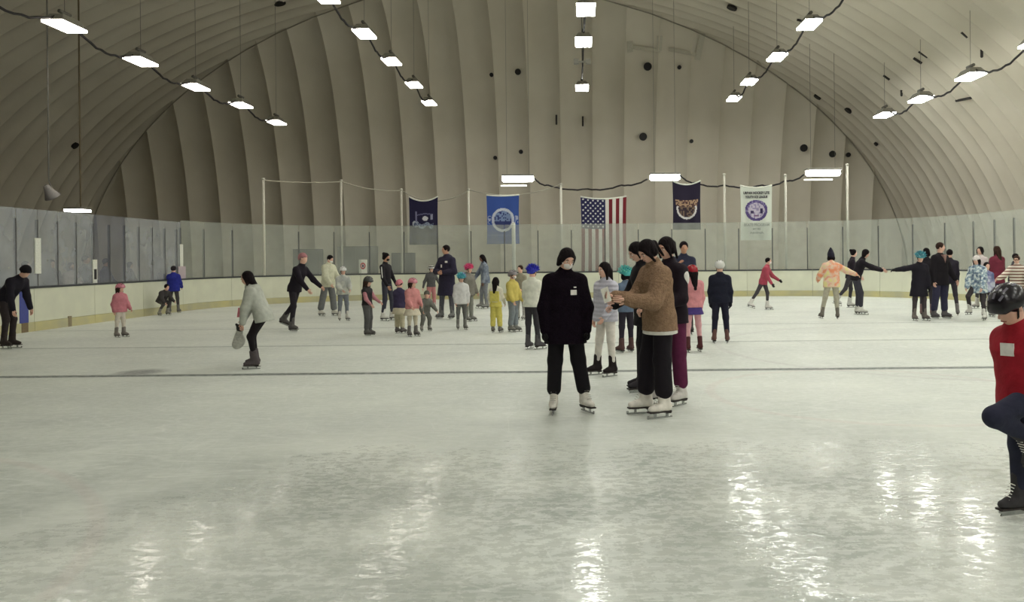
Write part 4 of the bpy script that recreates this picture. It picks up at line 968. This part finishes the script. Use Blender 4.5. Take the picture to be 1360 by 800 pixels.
person('small child in a teal spiky helmet and white jacket, grey leggings', (613, 438), 1.18, 20, kid=.6, hair='short', helmet=(80, 160, 176), spikes=('tie', (60, 150, 170), (150, 160, 200), (90, 190, 190)), top=(206, 206, 208), puff=.018, hem=.14, bottom=(104, 106, 104), flare=-.002, aL=(6, 10, 12, 0), aR=(6, 10, 12, 0), skates=(132, 132, 126), head=(10, 0))
person('child in a pink spiky helmet and grey coat behind the white jacket child', (623, 427), 1.36, 60, kid=.35, hair='short', helmet=(200, 60, 110), spikes=('tie', (220, 70, 110), (240, 140, 150), (180, 60, 120)), top=(122, 118, 108), puff=.025, hem=.16, bottom=(132, 134, 124), flare=.015, aL=(10, 10, 30, 0), aR=(0, 12, 10, 0), skates=(140, 140, 134))
person('woman in a long denim jacket with long black hair, facing left', (645, 410), 1.66, -70, lean=6, head=(14, 0), hair='verylong', skin='dark', top=('tie', (92, 100, 118), (140, 148, 160), (112, 122, 138)), puff=.02, hem=.16, bottom=(124, 128, 136), flare=.01, aL=(6, 6, 10, 0), aR=(30, 8, 34, 0), skates=(140, 140, 136), lL=(4, 3, -6, 2), lR=(14, 4, 0, 2))
person('small child in yellow overalls with long dark hair, seen from behind', (659, 442), 1.12, 165, kid=.65, hair='long', top=(216, 210, 190), hem=.0, bottom=(218, 204, 88), flare=.022, aL=(10, 20, 40, 10), aR=(14, 14, 40, 0), skates=(112, 108, 100), skirt=(218, 204, 88), skirtlen=.12, lL=(0, 3, 0, 2), lR=(4, 4, 0, 3),
       extra=lambda J: MB().obox(J['W'] + J['sp']*.03 - J['F']*.07, J['L']*.10, J['F']*.03, J['U']*.11).build('overall_bib', cm((218, 204, 88)), J['root']))
person('child in a yellow jacket, grey helmet and white mask with grey jeans', (681, 441), 1.25, 60, kid=.5, hair='short', haircol='brown', helmet=(132, 126, 130), mask=(226, 222, 218), top=(206, 186, 82), puff=.018, hem=.05, bottom=(122, 130, 138), flare=.024, aL=(20, 8, 30, 0), aR=(10, 10, 30, 0), skates=(134, 134, 130), lL=(4, 3, 0, 2), lR=(8, 4, -8, 2))
person('child with brown hair and tan coat standing behind the yellow jacket', (692, 425), 1.34, -30, kid=.3, hair='short', haircol='brown', top=(150, 142, 120), hem=.1, bottom=(150, 148, 140), skates=(160, 158, 150), aL=(10, 12, 60, 0), aR=(10, 12, 40, 0))
# right side
person('skater in a raspberry red jacket striding right with black gloves', (1014, 412), 1.50, 66, lean=16, head=(-4, 0), hair='short', mask=(226, 214, 214), top=(182, 62, 84), puff=.014, hem=.12, bottom=(70, 66, 72), flare=.0, aL=(30, 14, 56, 0), aR=(14, 8, 32, 0), gloves=(26, 22, 28), lL=(16, 4, -2, 2), lR=(-26, 5, -34, 4), skates=(214, 212, 206), fpitch=(0, 14), scarf=None)
person('skater in an orange tie-dye jacket and dark pointed hat, arm stretched right', (1105, 424), 1.60, 178, lean=4, kid=.1, hair='bob', hat=(32, 28, 48), top=('tie', (232, 148, 110), (226, 214, 150), (226, 196, 176)), puff=.03, hem=.14, bottom=(172, 168, 148), flare=.008, aL=(20, 24, 60, 0), aR=(8, 62, 6, 68), lL=(2, 12, 2, 13), lR=(0, 5, 0, 4), skates=(112, 106, 98), fpitch=(0, 0),
       extra=lambda J: MB().tube([Vector(J['H'] + V3((0, 0, .08))), Vector(J['H'] + V3((0, 0, .17))), Vector(J['H'] + V3((0, 0, .23)))], [.085, .05, .012], 10).build('hat_peak', cm((32, 28, 48)), J['root']))
person('skater in black stooping right with both arms reaching forward', (1137, 418), 1.72, 76, lean=20, head=(22, 0), hair='bob', top=(28, 20, 32), puff=.012, hem=.08, bottom=(58, 58, 70), flare=.016, aL=(66, 10, 74, 8), aR=(60, 8, 74, 0), lL=(10, 4, -4, 2), lR=(16, 5, -2, 3), skates=(212, 212, 204), girth=1.02)
person('dark-haired skater half hidden behind the stooping skater in black', (1129, 409), 1.70, 80, lean=10, hair='bun', top=(40, 30, 42), hem=.1, bottom=(60, 58, 64), aL=(20, 8, 40, 0), aR=(10, 8, 20, 0), lL=(6, 4, -6, 2), lR=(-20, 4, -40, 3), skates=(196, 196, 190), fpitch=(0, 20))
person('skater in a long dark coat and teal spiky helmet, one arm out to the left', (1221, 426), 1.56, 10, kid=.2, lean=4, head=(16, -10), hair='short', helmet=(90, 160, 172), spikes=('tie', (60, 150, 160), (170, 210, 214), (40, 100, 120)), top=(24, 20, 34), puff=.02, hem=.34, bottom=(64, 56, 60), flare=.006, aL=(6, 10, 14, 0), aR=(8, 82, 12, 84), gloves=(18, 16, 24), lL=(6, 4, 0, 2), lR=(0, 5, 0, 4), skates=(112, 102, 98))
person('dark-haired skater close behind the teal spiky helmet', (1231, 420), 1.68, 150, hair='bob', top=(30, 24, 34), hem=.2, bottom=(60, 56, 64), aL=(6, 10, 14, 0), aR=(8, 10, 12, 0), skates=(130, 100, 98))
person('man in an open black coat and navy trousers looking right, palm open', (1249, 424), 1.80, 24, head=(-2, 34), hair='short', haircol='brown', top=(20, 14, 22), puff=.028, hem=.20, bottom=(48, 46, 74), flare=.03, aL=(10, 16, 22, 22), aR=(4, 16, 10, 4), lL=(0, 4, 0, 3), lR=(4, 10, -2, 10), skates=(92, 88, 92), kind='hockey', collar=False, girth=1.04,
       extra=lambda J: MB().add([tuple(J['N'] + J['F']*f_ + J['L']*l_ + J['U']*u_) for f_ in (.06, .165) for l_, u_ in ((-.055, .0), (.055, .0), (0, -.20))], [(0, 1, 2), (5, 4, 3), (0, 3, 4, 1), (1, 4, 5, 2), (2, 5, 3, 0)]).build('open_shirt', cm((150, 112, 104)), J['root']))
person('skater in dark trousers mostly hidden behind the man in the black coat', (1262, 420), 1.64, 160, hair='short', top=(40, 34, 48), hem=.1, bottom=(56, 52, 60), aL=(6, 6, 10, 0), aR=(6, 6, 10, 0), lL=(0, 3, 0, 2), lR=(-6, 6, -20, 6), skates=(112, 108, 108))
person('skater in a blue and white patterned jacket and pale hat, knee bent', (1300, 425), 1.48, -50, kid=.15, lean=8, head=(10, 0), hair='long', hat=(214, 206, 204), top=('tie', (86, 100, 128), (222, 228, 226), (150, 172, 186), 16), puff=.035, hem=.22, bottom=(58, 52, 56), flare=.004, aL=(14, 10, 30, 0), aR=(14, 10, 30, 0), lL=(6, 6, 2, 10), lR=(40, 12, -28, 6), skates=(206, 206, 198))
person('woman with a dark ponytail and pale top looking left, behind the patterned jacket', (1303, 410), 1.72, -60, hair='pony', haircol='black', top=(206, 190, 190), hem=.1, bottom=(70, 66, 72), aL=(10, 10, 20, 0), aR=(10, 10, 20, 0), skates=(190, 188, 180))
person('small child with dark hair in front of the dark red coat', (1311, 421), 1.30, 0, kid=.5, hair='bob', top=('tie', (96, 110, 150), (200, 206, 222), (150, 150, 190)), hem=.15, bottom=(60, 56, 64), skates=(190, 188, 180))
person('woman in a dark red coat with long dark hair, seen from behind', (1325, 414), 1.72, 200, hair='long', haircol='brown', top=(122, 34, 56), puff=.024, hem=.22, bottom=(60, 52, 84), flare=.01, aL=(10, 12, 20, 0), aR=(6, 10, 12, 0), skates=(100, 96, 98))
person('person in glasses and a brown-striped white jumper leaning left', (1352, 424), 1.48, -36, lean=10, head=(4, -5), hair='short', haircol='brown', top=('stripe', (220, 212, 200), (128, 96, 84), 4.2), puff=.025, hem=.12, bottom=(150, 150, 156), aL=(20, 20, 50, 0), aR=(40, 30, 66, 30), skates=(150, 146, 140),
       extra=lambda J: MB().tube([Vector(J['H'] + J['F']*J['hh']*.42 + J['L']*J['hh']*(-.28 + .07*i) + V3((0,0,J['hh']*(.03 + .04*math.sin(i*1.57))))) for i in range(9)], .008, 5).build('glasses', cm((30, 26, 28)), J['root']))
person('dark-haired person behind the striped jumper', (1345, 412), 1.52, 60, kid=.1, lean=8, hair='short', top=(48, 42, 50), hem=.1, bottom=(60, 56, 62), aL=(50, 8, 60, 0), aR=(70, 10, 80, 0), skates=(120, 116, 116))

# spectators on the walkway beyond the left glass (seen through the acrylic)
def spectator(x_, Yd, H, col, label, hair='short', face=100, hc='black'):
    X = (x_ - PX) * Yd / FPX
    person(label, None, H, face, pos=Vector((X, Yd, -.13)), hair=hair, haircol=hc, top=col, puff=.02, hem=.15, bottom=(40, 38, 46), aL=(20, 8, 60, -10), aR=(14, 8, 50, -6), skates=(50, 48, 50), vox=.022, kind='hockey', group='spectators beyond the left glass')
spectator(2, 20.6, 1.78, (58, 48, 62), 'spectator in a dark purple coat beyond the left glass, farthest left')
spectator(33, 21.5, 1.70, (66, 72, 92), 'spectator in slate blue beyond the left glass, beside the first paper strip', 'bob')
spectator(68, 23.0, 1.74, (60, 54, 66), 'spectator in dark grey beyond the left glass, just right of the first paper strip', 'short', 60)
spectator(94, 22.8, 1.66, (190, 176, 176), 'spectator with auburn hair and a pale top beyond the left glass', 'long', 70, 'brown')
spectator(113, 23.4, 1.84, (50, 50, 78), 'tall spectator in navy beyond the left glass', 'short', 90)
spectator(140, 24.2, 1.76, (64, 66, 72), 'spectator in charcoal beyond the left glass, right of the second paper strip')
spectator(172, 27.0, 1.66, (84, 76, 92), 'spectator in faded violet beyond the left glass, nearest the corner', 'bob')
# bench and lockers of the walkway
cnt = empty('counter', (-16.6, 21.5, -.13)); tag(cnt, 'low grey counter on the walkway beyond the left glass', 'counter')
MB().box((-.35, -2.6, 0), (.35, 1.6, 1.05)).build('counter_body', cm((120, 118, 134)), cnt); MB().box((-.42, -2.7, 1.05), (.42, 1.7, 1.11)).build('counter_top', cm((176, 174, 180)), cnt)
for i, (Xb, Yb, w_, h_, c_) in enumerate([(-11.6, 35.2, 1.1, 2.2, (84, 86, 88)), (-9.6, 35.6, 1.6, 2.3, (96, 98, 98)), (-7.6, 35.4, .9, 2.0, (76, 78, 84))]):
    lb = ['tall grey locker behind the far-left corner glass', 'wide grey cabinet behind the far-left glass', 'narrow dark cabinet behind the far glass left of the navy banner'][i]
    o = empty('storage_cabinet', (Xb, Yb, -.13)); tag(o, lb, 'cabinet')
    MB().box((-w_/2, -.3, 0), (w_/2, .3, h_)).build('carcass', cm(c_), o)
    for k in (-1, 1): dd = MB().box((min(0, k*w_/2) + .015, -.325, .06), (max(0, k*w_/2) - .015, -.301, h_ - .05)).build('door', cm(tuple(q + 14 for q in c_)), o); MB().tube([(k*.05, -.35, h_*.5), (k*.05, -.35, h_*.6)], .012, 6).build('handle', steel, dd)
